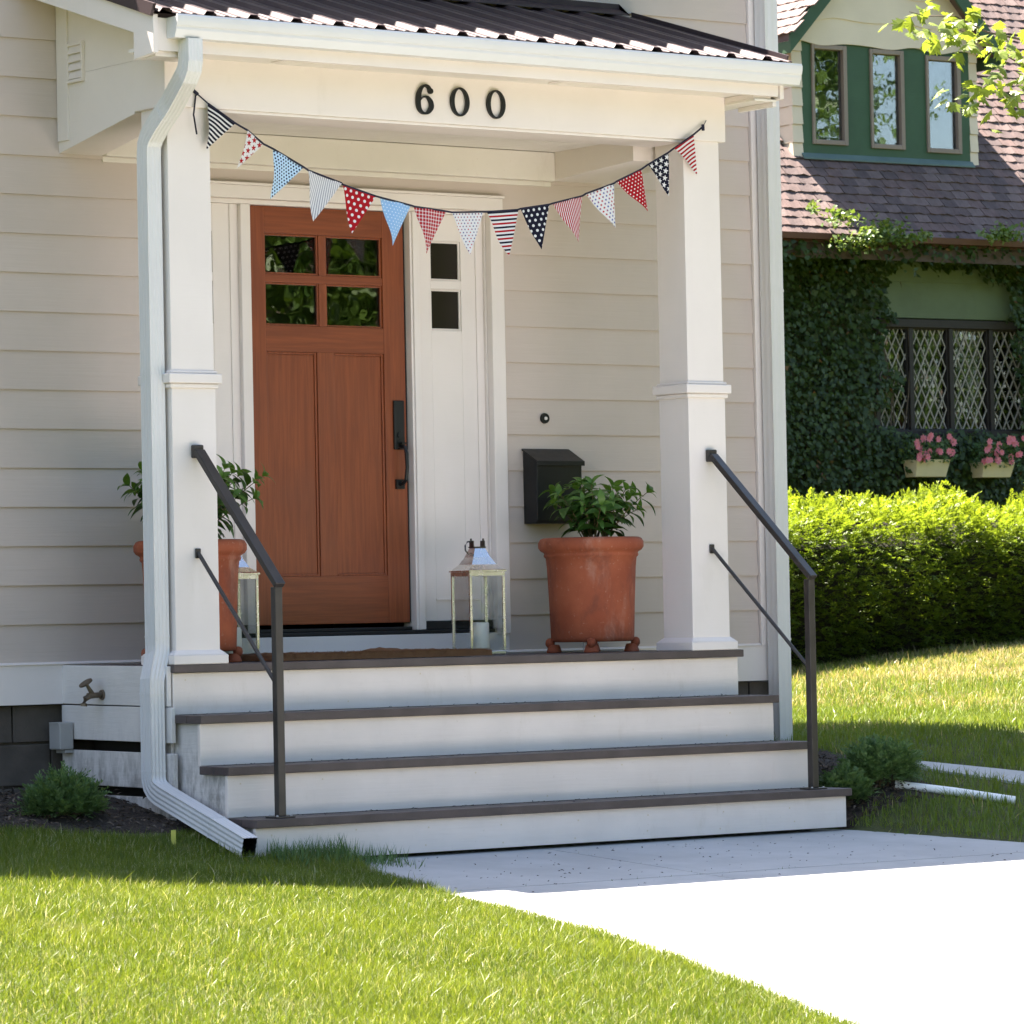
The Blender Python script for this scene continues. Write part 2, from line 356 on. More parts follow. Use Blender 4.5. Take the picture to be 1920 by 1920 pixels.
for (a, bb) in ((-1.5, -2.765), (-2.765, -4.6), (-4.6, -6.4), (-6.4, -8.2), (-8.2, -10.2), (-10.2, -12.2)):
    for sd in (0, 1): slab(a, bb, sd)

def patch(name, x0, x1, y0, y1, amp, mat, label, cat, edge=.35, res=.04, lift=.02, kind='structure'):
    xs = np.arange(x0, x1+.001, res); ys = np.arange(y0, y1+.001, res); gx, gy = np.meshgrid(xs, ys)
    cx, cy = (x0+x1)/2, (y0+y1)/2; d = np.maximum(abs(gx-cx)/((x1-x0)/2), abs(gy-cy)/((y1-y0)/2))
    nz = np.array([[mnoise.noise((a*6, c*6, 1.7))+.5*mnoise.noise((a*17, c*17, 3)) for a in xs] for c in ys])
    gz = terrain(gx, gy)+(lift+amp*nz)*np.clip((1-d)/edge, 0, 1)-.03*np.clip((d-.9)/.1, 0, 1)
    V = np.stack([gx, gy, gz], -1).reshape(-1, 3); nx, ny = len(xs), len(ys)
    i = np.arange((nx-1)*(ny-1)); q = (i//(nx-1))*nx+i % (nx-1)
    return tag(raw_mesh(name, V, np.stack([q, q+1, q+nx+1, q+nx], 1), mat, smooth=True), label, cat, kind=kind)
patch('planting_bed', -3.2, .32, -1.25, .02, .03, m_soil, 'bare dark soil bed along the left foundation', 'soil')
patch('planting_bed', 3.50, 4.35, -1.62, -.02, .03, m_soil, 'dark mulch bed under the shrubs right of the steps', 'soil')

# ------------------------------------------------------------------ the house
X0, X1, YB = -5.0, 4.385, 5.8
house = thing('house', 'beige lap-sided house with white trim behind the porch', 'house', (0, 0, -.6))
OX0, OX1, OZ1 = .62, 2.625, 2.26                 # opening for door unit
wb = MB(); wb.box(X0, OX0, .002, .16, 0, 4.4); wb.box(OX1, X1-.01, .002, .16, 0, 4.4); wb.box(OX0, OX1, .002, .16, OZ1, 4.4); wb.box(OX0, OX1, .002, .16, -.1, .1)
wb.box(X0, X0+.16, .16, YB, 0, 4.4); wb.box(X1-.17, X1-.01, .16, YB, 0, 4.4); wb.box(X0, X1-.01, YB, YB+.16, 0, 4.4)
wall = wb.build('wall', m_siding, house)
DS = .1816; ZT = 3.0975
def siding(xa, xb, z0, z1):
    m = MB(); m.prism([(-.016, z0), (.001, z0), (.001, z1+.012), (-.005, z1+.012)], 0, xa, xb)
    return m.build('siding_board', m_siding, wall, bevel=0)
for k in range(-7, 18):
    z0 = ZT-k*DS; z1 = z0+DS
    if z1 < OZ1+.02:
        siding(X0, OX0-.01, z0, z1); siding(OX1+.01, 4.272, z0, z1)
    elif z0 < OZ1-.02: siding(X0, OX0-.01, z0, z1); siding(OX1+.01, 4.272, z0, z1); siding(OX0-.01, OX1+.01, OZ1, z1)
    else: siding(X0, 4.272, z0, z1)
tb = MB(); tb.box(X0, X1, -.024, .001, -.178, .006); tb.prism([(-.032, .006), (.0, .006), (.0, .022), (-.026, .014)], 0, X0, 4.27)
tb.build('water_table_board', m_white, house, bevel=0)
tb = MB(); tb.box(4.275, 4.385, -.03, .16, .0061, 4.35); tb.build('corner_board', m_white, house, bevel=.003)
# foundation blocks
fnd = box('foundation', m_block, house, X0+.03, X1-.003, .045, .3, -1.2, -.1795, 0)
z = -.18
for row in range(4):
    x = X0+.03-(row % 2)*.2; 
    while x < X1-.03:
        xa = max(x, X0+.03); xb = min(x+.397, X1-.001)
        if xb-xa > .05 and xb > -.9 and not (.3 < xa and xb < 3.0): box('concrete_block', m_block, fnd, xa, xb-.006, .022+rnd.random()*.004, .06, z-.192-(.0 if row else -.02), z-.004-(0 if row else .0), .004)
        x += .4
    z -= .2 if row else .18
# main roof with its overhang (out of frame; throws the shade on the facade and lawn)
mr = MB(); EZ, EY, RY, RZ = 4.34, -.42, 2.88, 6.0; ov = .42
mr.prism([(EY, EZ), (RY, RZ), (RY, RZ+.16), (EY, EZ+.16)], 0, X0-ov, X1+ov)
mr.prism([(2*RY-EY, EZ), (RY, RZ), (RY, RZ+.16), (2*RY-EY, EZ+.16)], 0, X0-ov, X1+ov)
mr.prism([(-0.0, 4.401), (2*RY, 4.401), (RY, RZ-.02)], 0, X0+.02, X1-.03)
mr.build('main_roof', SH[2], house)
box('eave_soffit', m_white, house, X0-ov, X1+ov, EY+.01, .0, 4.30, 4.335, .002)
box('interior_floor', m_inner, house, X0+.17, X1-.18, .17, YB-.01, -.05, .05, 0)
box('dark_interior_plane', m_dark, house, .4, 3.2, 2.4, 2.5, .051, 4.2, 0)  # near-black plane, the dimness behind the door glass painted in
box('interior_ceiling', m_inner, house, X0+.17, X1-.18, .17, YB-.01, 4.2, 4.3, 0)
# right corner downspout of the house
def spout_profile(wx, wy, rib=.0025, nr=4):
    pts = []
    def side(p, q, inx, iny):
        for k in range(nr*4):
            t = k/(nr*4); o = rib*(.5-.5*math.cos(2*math.pi*nr*t)); pts.append((p[0]+(q[0]-p[0])*t+inx*o, p[1]+(q[1]-p[1])*t+iny*o))
    a, c = wx/2, wy/2
    side((-a, -c), (a, -c), 0, 1); side((a, -c), (a, c), -1, 0); side((a, c), (-a, c), 0, -1); side((-a, c), (-a, -c), 1, 0)
    return pts
def sweep(name, path, prof, mat, parent, side=(1, 0, 0), caps=False, up=None, thick=0):
    """sweep a 2D profile; local x = side (made square to the path), local y = other"""
    path = [Vector(p) for p in path]; n = len(prof); m = MB(); vs = []
    L = len(path)
    for i, p in enumerate(path):
        d0 = (path[i]-path[i-1]).normalized() if i else (path[1]-path[0]).normalized()
        d1 = (path[i+1]-path[i]).normalized() if i < L-1 else d0
        t = (d0+d1).normalized(); k = 1/max(.5, t.dot(d1))
        s = Vector(side); s = (s-t*s.dot(t)).normalized(); o = s.cross(t)
        for (x, y) in prof: vs.append(p+s*x+o*y)
    fs = [(i*n+k, i*n+(k+1) % n, (i+1)*n+(k+1) % n, (i+1)*n+k) for i in range(L-1) for k in range(n)]
    if caps: fs += [tuple(range(n)), tuple((L-1)*n+k for k in range(n-1, -1, -1))]
    m.add(vs, fs); return m.build(name, mat, parent, smooth=False)
hs = sweep('downspout', [(4.345, -.088, -.50), (4.345, -.088, 4.2)], spout_profile(.086, .085, .0025, 2), m_alum, house, caps=True)
for z in (1.86, .03): sweep('downspout_joint', [(4.345, -.088, z), (4.345, -.088, z+.012)], [(a*1.05, c*1.05) for a, c in spout_profile(.086, .085, .0025, 2)], m_alum, hs, caps=True)

# --- front door unit
DXA, DXB, DZ0, DZ1 = 1.164, 2.078, .166, 2.196
DY = .035
dm = MB()
dm.box(DXA, DXA+.1, DY, DY+.045, DZ0, DZ1); dm.box(DXB-.125, DXB, DY, DY+.045, DZ0, DZ1)                    # stiles
dm.box(1.558, 1.652, DY+.0005, DY+.045, .399, 1.492)
door = dm.build('door', m_door, house, bevel=.002)
dh = MB(); xa, xb = DXA+.1, DXB-.125
for (z0, z1) in ((DZ0, .399), (1.492, 1.618), (2.066, DZ1)): MB().box(xa, xb, DY+.001, DY+.045, z0, z1).build('door_rail', m_doorh, door, bevel=.002)
for (a, c) in ((DXA+.1, 1.558), (1.652, DXB-.125)):
    pm = MB(); pm.box(a+.012, c-.012, DY+.016, DY+.034, .411, 1.48); pm.build('door_panel', m_door, door, bevel=.002)
    fr = MB()
    for (q0, q1, z0, z1) in ((a, a+.012, .399, 1.492), (c-.012, c, .399, 1.492), (a+.012, c-.012, .399, .411), (a+.012, c-.012, 1.48, 1.492)): fr.box(q0, q1, DY+.008, DY+.036, z0, z1)
    fr.build('panel_moulding', m_door, door, bevel=.003)
mb = MB(); mb.box(xa, xb, DY+.004, DY+.04, 1.829, 1.868); mb.build('muntin', m_doorh, door, bevel=.003)
for (z0, z1) in ((1.618, 1.829), (1.868, 2.066)):
    MB().box(1.579, 1.619, DY+.0045, DY+.04, z0, z1).build('muntin', m_door, door, bevel=.003)
    for (a, c) in ((xa, 1.579), (1.619, xb)):
        MB().box(a-.002, c+.002, DY+.024, DY+.029, z0-.002, z1+.002).build('pane', m_glass, door)
        fr = MB()
        for (q0, q1, s0, s1) in ((a, a+.01, z0, z1), (c-.01, c, z0, z1), (a+.01, c-.01, z0, z0+.01), (a+.01, c-.01, z1-.01, z1)): fr.box(q0, q1, DY+.012, DY+.024, s0, s1)
        fr.build('glazing_bead', m_door, door, bevel=.002)
# lock plate and grip
hp = MB(); hp.box(1.998, 2.060, DY-.014, DY, 1.02, 1.262); hp.build('lock_plate', m_mail, door, bevel=.004)
hg = MB(); hg.tube([(2.03, DY-.012, 1.035), (2.033, DY-.05, 1.03), (2.036, DY-.06, 1.0), (2.036, DY-.062, .93), (2.034, DY-.055, .87), (2.03, DY-.03, .85), (2.03, DY-.0, .848)], [.009, .010, .010, .009, .010, .010, .012], 10)
hg.box(2.005, 2.055, DY-.012, DY-.0002, .825, .872); hg.tube([(2.03, DY-.02, 1.09), (2.03, DY-.0145, 1.09)], .016, 14)
hg.box(2.018, 2.042, DY-.05, DY-.0145, 1.046, 1.054)
hg.build('door_handle', m_mail, door, smooth=False, bevel=0)
# dark gap and jambs, casing, sidelights, sill
box('dark_gap_strip', m_rubber, house, DXB+.0005, DXB+.014, DY+.01, .1, DZ0, DZ1, 0)  # black strip painting the shade in the gap beside the door
cs = MB()
cs.box(.594, 2.646, -.034, .02, 2.222, 2.284)           # head casing
cs.box(.588, 2.652, -.045, .0, 2.2842, 2.297)
for (a, c, y0) in ((.594, .673, -.034), (2.567, 2.646, -.034)): cs.box(a, c, y0, .02, .1, 2.2215)
cs.build('door_casing', m_white, house, bevel=.003)
jm = MB(); jm.box(.674, 2.566, .005, .12, 2.198, 2.2212)                                   # head jamb
jm.box(1.1075, 1.1625, .0, .11, .128, 2.1975); jm.box(2.0925, 2.150, -.004, .11, .128, 2.1975)  # mullions beside the door
jm.box(2.104, 2.1385, -.014, -.0042, .128, 2.1975)
jm.box(.674, .681, .01, .11, .128, 2.1975); jm.box(2.559, 2.566, .01, .11, .128, 2.1975)
jm.build('door_frame', m_white, house, bevel=.003)
for (a, c, pa, pc) in ((.6815, 1.107, .785, .962), (2.1505, 2.5585, 2.237, 2.422)):
    s = MB()
    if c-a > .2:
        s.box(a, pa, .028, .07, .17, 2.1975); s.box(pc, c, .028, .07, .17, 2.1975)
        s.box(pa, pc, .0285, .07, .17, 1.618); s.box(pa, pc, .0285, .07, 1.822, 1.866); s.box(pa, pc, .0285, .07, 2.062, 2.1975)
    else: s.box(a, c, .03, .07, .17, 2.1975)
    sd = s.build('sidelight', m_white, house, bevel=.002)
    if c-a > .2:
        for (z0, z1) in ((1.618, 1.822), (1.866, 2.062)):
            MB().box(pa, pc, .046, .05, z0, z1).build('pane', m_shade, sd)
            fr = MB()
            for (q0, q1, s0, s1) in ((pa, pa+.009, z0, z1), (pc-.009, pc, z0, z1), (pa+.009, pc-.009, z0, z0+.009), (pa+.009, pc-.009, z1-.009, z1)): fr.box(q0, q1, .036, .046, s0, s1)
            fr.build('glazing_bead', m_white, sd, bevel=.002)
        st = MB(); st.box(c-.05, c-.034, .02, .0278, .17, 2.197); st.box(pa-.004, c-.06, .02, .0278, .27, .282); st.build('sidelight_moulding', m_white, sd, bevel=.002)
box('sidelight_sill', m_rubber, house, .6815, 1.107, .0, .07, .128, .1695, .003)
box('sidelight_sill', m_rubber, house, 2.1505, 2.5585, .0, .07, .128, .1695, .003)
th = MB(); th.box(.681, 2.559, -.022, .12, .108, .127); th.box(DXA, DXB, .012, .1, .1272, .145); th.build('threshold', m_rubber, house, bevel=.004)
box('door_kickboard', m_white, house, .594, 2.645, -.02, .001, .0065, .107, .003)
# doorbell
db = thing('doorbell', 'round black doorbell with a white button on the siding', 'doorbell', (2.893, -.016, 1.182))
MB().tube([(2.893, -.016, 1.182), (2.893, -.027, 1.182)], [.027, .025], 24).build('plate', m_mail, db)
MB().tube([(2.893, -.0272, 1.182), (2.893, -.033, 1.182)], [.009, .008], 16).build('button', m_white, db)
# mailbox
ml = thing('mailbox', 'black metal wall mailbox with a sloping lid', 'mailbox', (2.9, -.02, .65))
m = MB(); m.prism([(-.0165, .648), (-.115, .648), (-.13, .66), (-.135, .955), (-.0165, 1.015)], 0, 2.752, 3.035); m.build('body', m_mail, ml, bevel=.004)
m = MB(); m.hexa([(2.745, -.147, .953), (3.043, -.147, .953), (3.043, -.0166, 1.0185), (2.745, -.0166, 1.0185), (2.745, -.147, .962), (3.043, -.147, .962), (3.043, -.0166, 1.028), (2.745, -.0166, 1.028)])
m.box(2.745, 3.043, -.15, -.1472, .938, .962); m.build('lid', m_mail, ml, bevel=.002)

# ------------------------------------------------------------------ the porch
XL, D, TR, RH = .0866, .982, .2206, .2242
XRS = [3.372, 3.41, 3.448, 3.485]
porch = thing('front_porch', 'white porch with two square columns, low metal roof and four wide steps', 'porch', (1.7, -.8, -.88))
# deck boards and treads (grey-brown), risers (white)
MB().box(XL, XRS[0], -D, -D+.142, -.036, 0).build('stair_tread', m_tread, porch, bevel=.003)
y = -D+.146
while y < -.04:
    y1 = min(y+.138, -.026); MB().box(XL+.005, XRS[0]-.005, y, y1, -.036, -.0005).build('deck_board', m_tread, porch, bevel=.003); y = y1+.004
for k in range(1, 4):
    yb = -D-TR*(k-1)+.022-.001; yf = -D-TR*k
    MB().box(XL, XRS[k], yf, (yf+yb)/2-.0015, -RH*k-.037, -RH*k).build('stair_tread', m_tread, porch, bevel=.003)
    MB().box(XL, XRS[k], (yf+yb)/2+.0015, yb, -RH*k-.037, -RH*k).build('stair_tread', m_tread, porch, bevel=.003)
for k in range(4):
    yf = -D-TR*k+.022; zt = -RH*k-.0375; zb = -RH*(k+1)+.001 if k < 3 else -.858
    m = MB(); m.box(XL+.008, XRS[k]-.022, yf, yf+.022, zb, zt)
    rs = m.build('stair_riser', m_riser, porch, bevel=.002)
    x = XL+.09
    while x < XRS[k]-.08:                                  # screw heads
        for zz in (zt-.035, zb+.03):
            if k == 3 or rnd.random() < .3: xq, zq = x+rnd.uniform(-.03, .03), zz+rnd.uniform(-.01, .01); MB().tube([(xq, yf, zq), (xq, yf-.0008, zq)], .004, 10).build('screw', m_cream, rs)
        x += .42
# stringers (closed sides of the steps)
for (xa, xb, lab) in ((XL+.03, XL+.052, 0), (3.30, 3.322, 1)):
    pts = [(-D+.045, -.037), (-D+.045, -.86)]
    pts = [(-.70, -.86), (-.70, -.04), (-D+.046, -.04)]
    for k in range(1, 4): pts += [(-D-TR*(k-1)+.046, -RH*k-.038), (-D-TR*k+.046, -RH*k-.038)]
    pts += [(-D-TR*3+.046, -.86)]
    MB().prism(pts, 0, xa, xb).build('stringer', m_skirt, porch)
# side skirt boards (left), separate planks with gaps
for (z0, z1, ya, yb, dx) in ((-.182, -.002, -.955, -.012, 0), (-.345, -.186, -.985, -.010, .001), (-.552, -.392, -1.0, -.012, .0), (-.80, -.592, -.985, -.012, -.002)):
    m = MB(); m.hexa([(XL-.02+dx, ya, z0-.004), (XL+.002+dx, ya, z0-.004), (XL+.002+dx, yb, z0+.004), (XL-.02+dx, yb, z0+.004), (XL-.02+dx, ya, z1-.004), (XL+.002+dx, ya, z1-.004), (XL+.002+dx, yb, z1+.002), (XL-.02+dx, yb, z1+.002)])
    m.build('skirt_board', m_skirt, porch, bevel=.003)
MB().box(XL+.012, XL+.026, -.93, -.84, -.8, -.19).build('skirt_post', m_skirt, porch, bevel=.002)
MB().box(XL+.14, XL+.16, -.9, -.03, -.85, -.05).build('skirt_backing', m_dark, porch)
for (z0, z1) in ((-.182, -.04), (-.345, -.19), (-.55, -.36)): MB().box(3.335, 3.355, -.95, -.03, z0, z1).build('skirt_board', m_skirt, porch, bevel=.003)
# columns
CW = .232; DC = .955
def column(cx):
    c = (cx, -DC+CW/2)
    def sq(m, hw, z0, z1): return m.box(c[0]-hw, c[0]+hw, c[1]-hw, c[1]+hw, z0, z1)
    m = MB(); sq(m, CW/2, .045, 1.262); 
    col = m.build('column', m_white, porch, bevel=.003)
    m = MB(); sq(m, CW/2-.004, 1.292, 2.54); m.build('upper_shaft', m_white, col, bevel=.003)
    m = MB(); sq(m, CW/2+.028, .0005, .042); m.build('base_block', m_white, col, bevel=.004)
    m = MB(); h0, h1 = CW/2+.026, CW/2+.002
    p = [(c[0]+sx*h0, c[1]+sy*h0, .0422) for sx, sy in ((-1, -1), (1, -1), (1, 1), (-1, 1))]+[(c[0]+sx*h1, c[1]+sy*h1, .064) for sx, sy in ((-1, -1), (1, -1), (1, 1), (-1, 1))]
    m.hexa(p); m.build('base_moulding', m_white, col, bevel=.004)
    m = MB(); sq(m, CW/2+.024, 1.262, 1.306); m.build('column_band', m_white, col, bevel=.005)
    m = MB(); sq(m, CW/2+.012, 1.240, 1.2618); m.build('band_moulding', m_white, col, bevel=.006)
    m = MB(); sq(m, CW/2+.008, 1.3062, 1.320); m.build('band_moulding', m_white, col, bevel=.005)
column(.117+CW/2); column(3.076+CW/2)
# beams, ceiling, frieze
BL, BR_, BF = .101, 3.336, -.968
MB().box(BL, BR_, BF, -.70, 2.507, 2.74).build('front_beam', m_white, porch, bevel=.004)
MB().box(.352, 3.073, BF+.012, -.71, 2.494, 2.5068).build('beam_soffit', m_white, porch, bevel=.002)
m = MB(); m.hexa([(BL+.002, -.6995, 2.498), (.335, -.6995, 2.498), (.335, -.0005, 2.385), (BL+.002, -.0005, 2.385), (BL+.002, -.6995, 2.74), (.335, -.6995, 2.74), (.335, -.0005, 2.74), (BL+.002, -.0005, 2.74)]); m.build('side_beam', m_white, porch, bevel=.003)
m = MB(); m.hexa([(2.965, -.6995, 2.425), (3.30, -.6995, 2.425), (3.30, -.0005, 2.388), (2.965, -.0005, 2.388), (2.965, -.6995, 2.74), (3.30, -.6995, 2.74), (3.30, -.0005, 2.74), (2.965, -.0005, 2.74)]); m.build('side_beam', m_white, porch, bevel=.003)
MB().box(.336, 2.964, -.055, -.0165, 2.385, 2.53).build('wall_frieze', m_ceil, porch, bevel=.003)
MB().box(.336, 2.964, -.0165, -.0, 2.36, 2.384).build('frieze_moulding', m_ceil, porch, bevel=.003)
y = -.699
while y < -.06:                                            # beaded ceiling boards
    MB().box(.3355, 2.9645, y, min(y+.058, -.0555), 2.531, 2.545).build('ceiling_board', m_ceil, porch, bevel=.004); y += .06
# eave soffit and fascia
MB().box(-.085, 3.47, -1.2, BF-.0005, 2.728, 2.745).build('eave_soffit', m_ceil, porch, bevel=.002)
for (xa, xb) in ((.63, 1.08), (2.2, 2.68)):
    v = MB(); v.box(xa, xb, -1.13, -1.03, 2.7235, 2.7278)
    vo = v.build('soffit_vent', m_white, porch, bevel=.001); v = MB()
    for k in range(7): v.box(xa+.02, xb-.02, -1.122+k*.013, -1.115+k*.013, 2.721, 2.7233)
    v.build('vent_slat', m_ceil, vo)
MB().box(-.085, 3.47, -1.222, -1.2003, 2.712, 2.858).build('fascia_board', m_white, porch, bevel=.002)
# roof deck, ribbed metal panels
RS = .3; RY0, RZ0 = -1.29, 2.874
def roofz(y): return RZ0+RS*(y-RY0)
m = MB(); m.hexa([(-.10, -1.2, roofz(-1.2)-.11), (3.475, -1.2, roofz(-1.2)-.11), (3.475, 0-.02, roofz(0)-.11), (-.10, -.02, roofz(0)-.11), (-.10, -1.2, roofz(-1.2)-.02), (3.475, -1.2, roofz(-1.2)-.02), (3.475, -.02, roofz(0)-.02), (-.10, -.02, roofz(0)-.02)])
roof = m.build('porch_roof', m_roofm, porch)
rib = .2286; nrib = 4; pw = rib*nrib; x = -.115
k = 0
while x < 3.48:
    prof = []; xe = min(x+pw, 3.50); q = x
    while q < xe-.03:
        prof += [(q, .0), (q+.016, .019), (q+.052, .019), (q+.068, .0), (q+.105, .0), (q+.112, .004), (q+.128, .004), (q+.135, .0), (q+.165, .0), (q+.172, .004), (q+.188, .004), (q+.195, .0)]; q += rib
    prof.append((xe+.004, 0.0)); prof = [p for p in prof if p[0] <= xe+.005]
    n = len(prof); vs = []
    for (yy) in (RY0, -.03):
        for (a, h) in prof: vs.append((a, yy, roofz(yy)+h-.004*(k % 2)*0))
        for (a, h) in prof: vs.append((a, yy, roofz(yy)+h-.003))
    fs = []
    for j in range(n-1): fs += [(j, j+1, 2*n+j+1, 2*n+j), (n+j+1, n+j, 3*n+j, 3*n+j+1), (j+1, j, n+j, n+j+1), (2*n+j, 2*n+j+1, 3*n+j+1, 3*n+j)]
    rp = MB().add([(a, yy, zz+.001*k) for a, yy, zz in vs], fs).build('roof_panel', m_roofm, roof, fix=False)
    q = x
    while q < xe-.03:
        for yy in (-1.245, -.93, -.6, -.3):
            MB().lathe([(.0075, 0), (.0075, .003), (.004, .006), (.0, .0065)], (q+.085, yy, roofz(yy)+.001*k-.0005), 8).build('roofing_screw', m_roofm, rp)
        q += rib
    x = xe+.0; k += 1
MB().prism([(-.11, roofz(-.11)+.022), (-.11, roofz(-.11)+.026), (-.02, roofz(0)+.035), (-.02, roofz(0)+.06), (-.0235, roofz(0)+.06), (-.0235, roofz(0)+.03)], 0, -.12, 3.42).build('wall_flashing', m_roofm, porch)
# rake boards and eave returns
def rake(x0, x1, name, ret):
    poly = [(-.02, roofz(-.02)-.135), (-.02, roofz(-.02)-.021), (-1.2295, roofz(-1.2295)-.021), (-1.2295, ret), (-1.06, ret-.012), (-1.06, roofz(-1.06)-.135)]
    MB().prism(poly, 0, x0, x1).build('rake_board', m_white, porch, bevel=.003)
rake(-.112, -.0865, 'left', 2.70); rake(3.4745, 3.498, 'right', 2.70)
MB().prism([(-1.23, 2.862), (-.02, roofz(-.02)-.017), (-.02, roofz(-.02)+.03), (-1.26, roofz(-1.26)+.03)], 0, -.128, -.1125).build('rake_trim', m_roofm, porch)
MB().prism([(-1.23, 2.862), (-.02, roofz(-.02)-.017), (-.02, roofz(-.02)+.03), (-1.26, roofz(-1.26)+.03)], 0, 3.5, 3.512).build('rake_trim', m_roofm, porch)
m = MB(); m.hexa([(-.0862, -1.06, roofz(-1.06)-.128), (.1035, -1.06, roofz(-1.06)-.128), (.1035, -.02, roofz(-.02)-.128), (-.0862, -.02, roofz(-.02)-.128), (-.0862, -1.06, roofz(-1.06)-.116), (.1035, -1.06, roofz(-1.06)-.116), (.1035, -.02, roofz(-.02)-.116), (-.0862, -.02, roofz(-.02)-.116)]); m.build('rake_soffit', m_ceil, porch)
MB().box(-.0862, .1005, -1.1995, -1.0605, 2.69, 2.7275).build('eave_return', m_white, porch, bevel=.003)
MB().box(3.3365, 3.4742, -1.1995, -.02, 2.688, 2.7).build('rake_soffit', m_ceil, porch, bevel=.002)
MB().box(3.45, 3.4742, -1.1998, -.93, 2.665, 2.6878).build('eave_return', m_white, porch, bevel=.003)
MB().box(3.337, 3.449, -1.19, -.96, 2.7005, 2.7275).build('eave_return', m_white, porch, bevel=.003)
# left gable panel with vent
gp = MB(); gp.prism([(-.965, 2.7405), (-.0005, 2.7405), (-.0005, roofz(0)-.12), (-.965, roofz(-.965)-.12)], 0, .104, .33); gpo = gp.build('gable_panel', m_white, porch)
MB().box(.094, .1038, -.115, -.0165, 2.44, 3.13).build('corner_trim', m_white, porch, bevel=.002)
vf = MB(); ya, yb, za, zb = -.265, -.12, 2.70, 2.885
for (p0, p1, q0, q1) in ((ya, ya+.014, za, zb), (yb-.014, yb, za, zb), (ya+.014, yb-.014, za, za+.014), (ya+.014, yb-.014, zb-.014, zb)): vf.box(.086, .1038, p0, p1, q0, q1)
vfo = vf.build('vent_frame', m_white, porch, bevel=.002)
MB().box(.101, .1036, ya+.014, yb-.014, za+.014, zb-.014).build('vent_back_plate', m_ceil, vfo)  # cream plate closing the vent behind its slats
for k in range(4):
    zz = za+.018+k*.039; MB().hexa([(.0868, ya+.0145, zz), (.089, ya+.0145, zz-.0015), (.089, yb-.0145, zz-.0015), (.0868, yb-.0145, zz), (.099, ya+.0145, zz+.036), (.1008, ya+.0145, zz+.034), (.1008, yb-.0145, zz+.034), (.099, yb-.0145, zz+.036)]).build('vent_slat', m_white, vfo)
# gutter (K-style)
gp_ = [(-1.2225, 2.858), (-1.2225, 2.766), (-1.288, 2.766), (-1.296, 2.785), (-1.303, 2.80), (-1.303, 2.812), (-1.309, 2.818), (-1.314, 2.838), (-1.315, 2.858), (-1.311, 2.868), (-1.3, 2.868), (-1.3, 2.861), (-1.306, 2.858), (-1.306, 2.84), (-1.297, 2.815), (-1.286, 2.772), (-1.228, 2.772), (-1.228, 2.858)]
gut = MB().prism(gp_, 0, -.036, 3.547).build('gutter', m_alum, porch)
for (a, c) in ((-.0385, -.0362), (3.5472, 3.5495)): MB().prism([gp_[i] for i in (0, 1, 2, 3, 4, 5, 6, 7, 8)], 0, a, c).build('gutter_end_cap', m_alum, gut)
# downspout
u1 = onY(357, 100, -1.262); ux = float(u1[0])
path = [(ux, -1.262, 2.765), (ux, -1.262, 2.67), (ux-.001, -1.255, 2.635), (ux-.004, -1.23, 2.60), (.075, -1.07, 2.50), (.068, -.97, 2.425), (.066, -.905, 2.37), (.065, -.885, 2.335), (.065, -.88, 2.28), (.065, -.88, 1.4), (.065, -.88, .085), (.061, -.885, .05), (.03, -.90, -.035), (.02, -.905, -.065), (.018, -.905, -.12), (.018, -.905, -.505), (.018, -.915, -.535), (.018, -.94, -.558), (.018, -.985, -.578), (.018, -1.35, -.685), (.018, -1.69, -.785)]
ds = sweep('downspout', path, spout_profile(.074, .088, .0028, 4), m_alum, porch)
inn = sweep('downspout_lining', path[-2:], [(a*.93, c*.93) for a, c in spout_profile(.074, .088, .0028, 4)], m_mail, ds)
big = [(a*1.05, c*1.05) for a, c in spout_profile(.074, .088, .0028, 4)]
for (p0, p1) in (((.065, -.88, 1.30), (.065, -.88, 1.306)), ((.065, -.88, .125), (.065, -.88, .131)), ((.018, -.905, -.125), (.018, -.905, -.13)), ((.018, -.905, -.47), (.018, -.905, -.476)), ((.018, -1.42, -.7056), (.018, -1.426, -.7074)), ((.07, -1.02, 2.463), (.0695, -1.013, 2.4585))):
    sweep('downspout_joint', [p0, p1], big, m_alum, ds, caps=True)
# house numbers
def num_prism(outer, inner, y0, y1):
    n = len(outer); vs = [(x, y, z) for y in (y0, y1) for (x, z) in outer]+[(x, y, z) for y in (y0, y1) for (x, z) in inner]; fs = []
    for k in range(n):
        j = (k+1) % n
        fs += [(k, j, 2*n+j, 2*n+k), (n+j, n+k, 3*n+k, 3*n+j), (j, k, n+k, n+j), (2*n+k, 2*n+j, 3*n+j, 3*n+k)]
    return MB().add(vs, fs)
def zero(xa, xb, za, zb):
    cx, cz = (xa+xb)/2, (za+zb)/2; a, c = (xb-xa)/2, (zb-za)/2; o = []; i_ = []
    for k in range(48):
        t = 2*math.pi*k/48; o.append((cx+a*math.cos(t), cz+c*math.sin(t))); i_.append((cx+(a-.021)*math.cos(t), cz+(c-.0085)*math.sin(t)))
    num_prism(o, i_, BF-.016, BF-.004).build('house_number_zero', m_num, porch)
zero(1.664, 1.772, 2.545, 2.682); zero(1.874, 1.982, 2.545, 2.682)
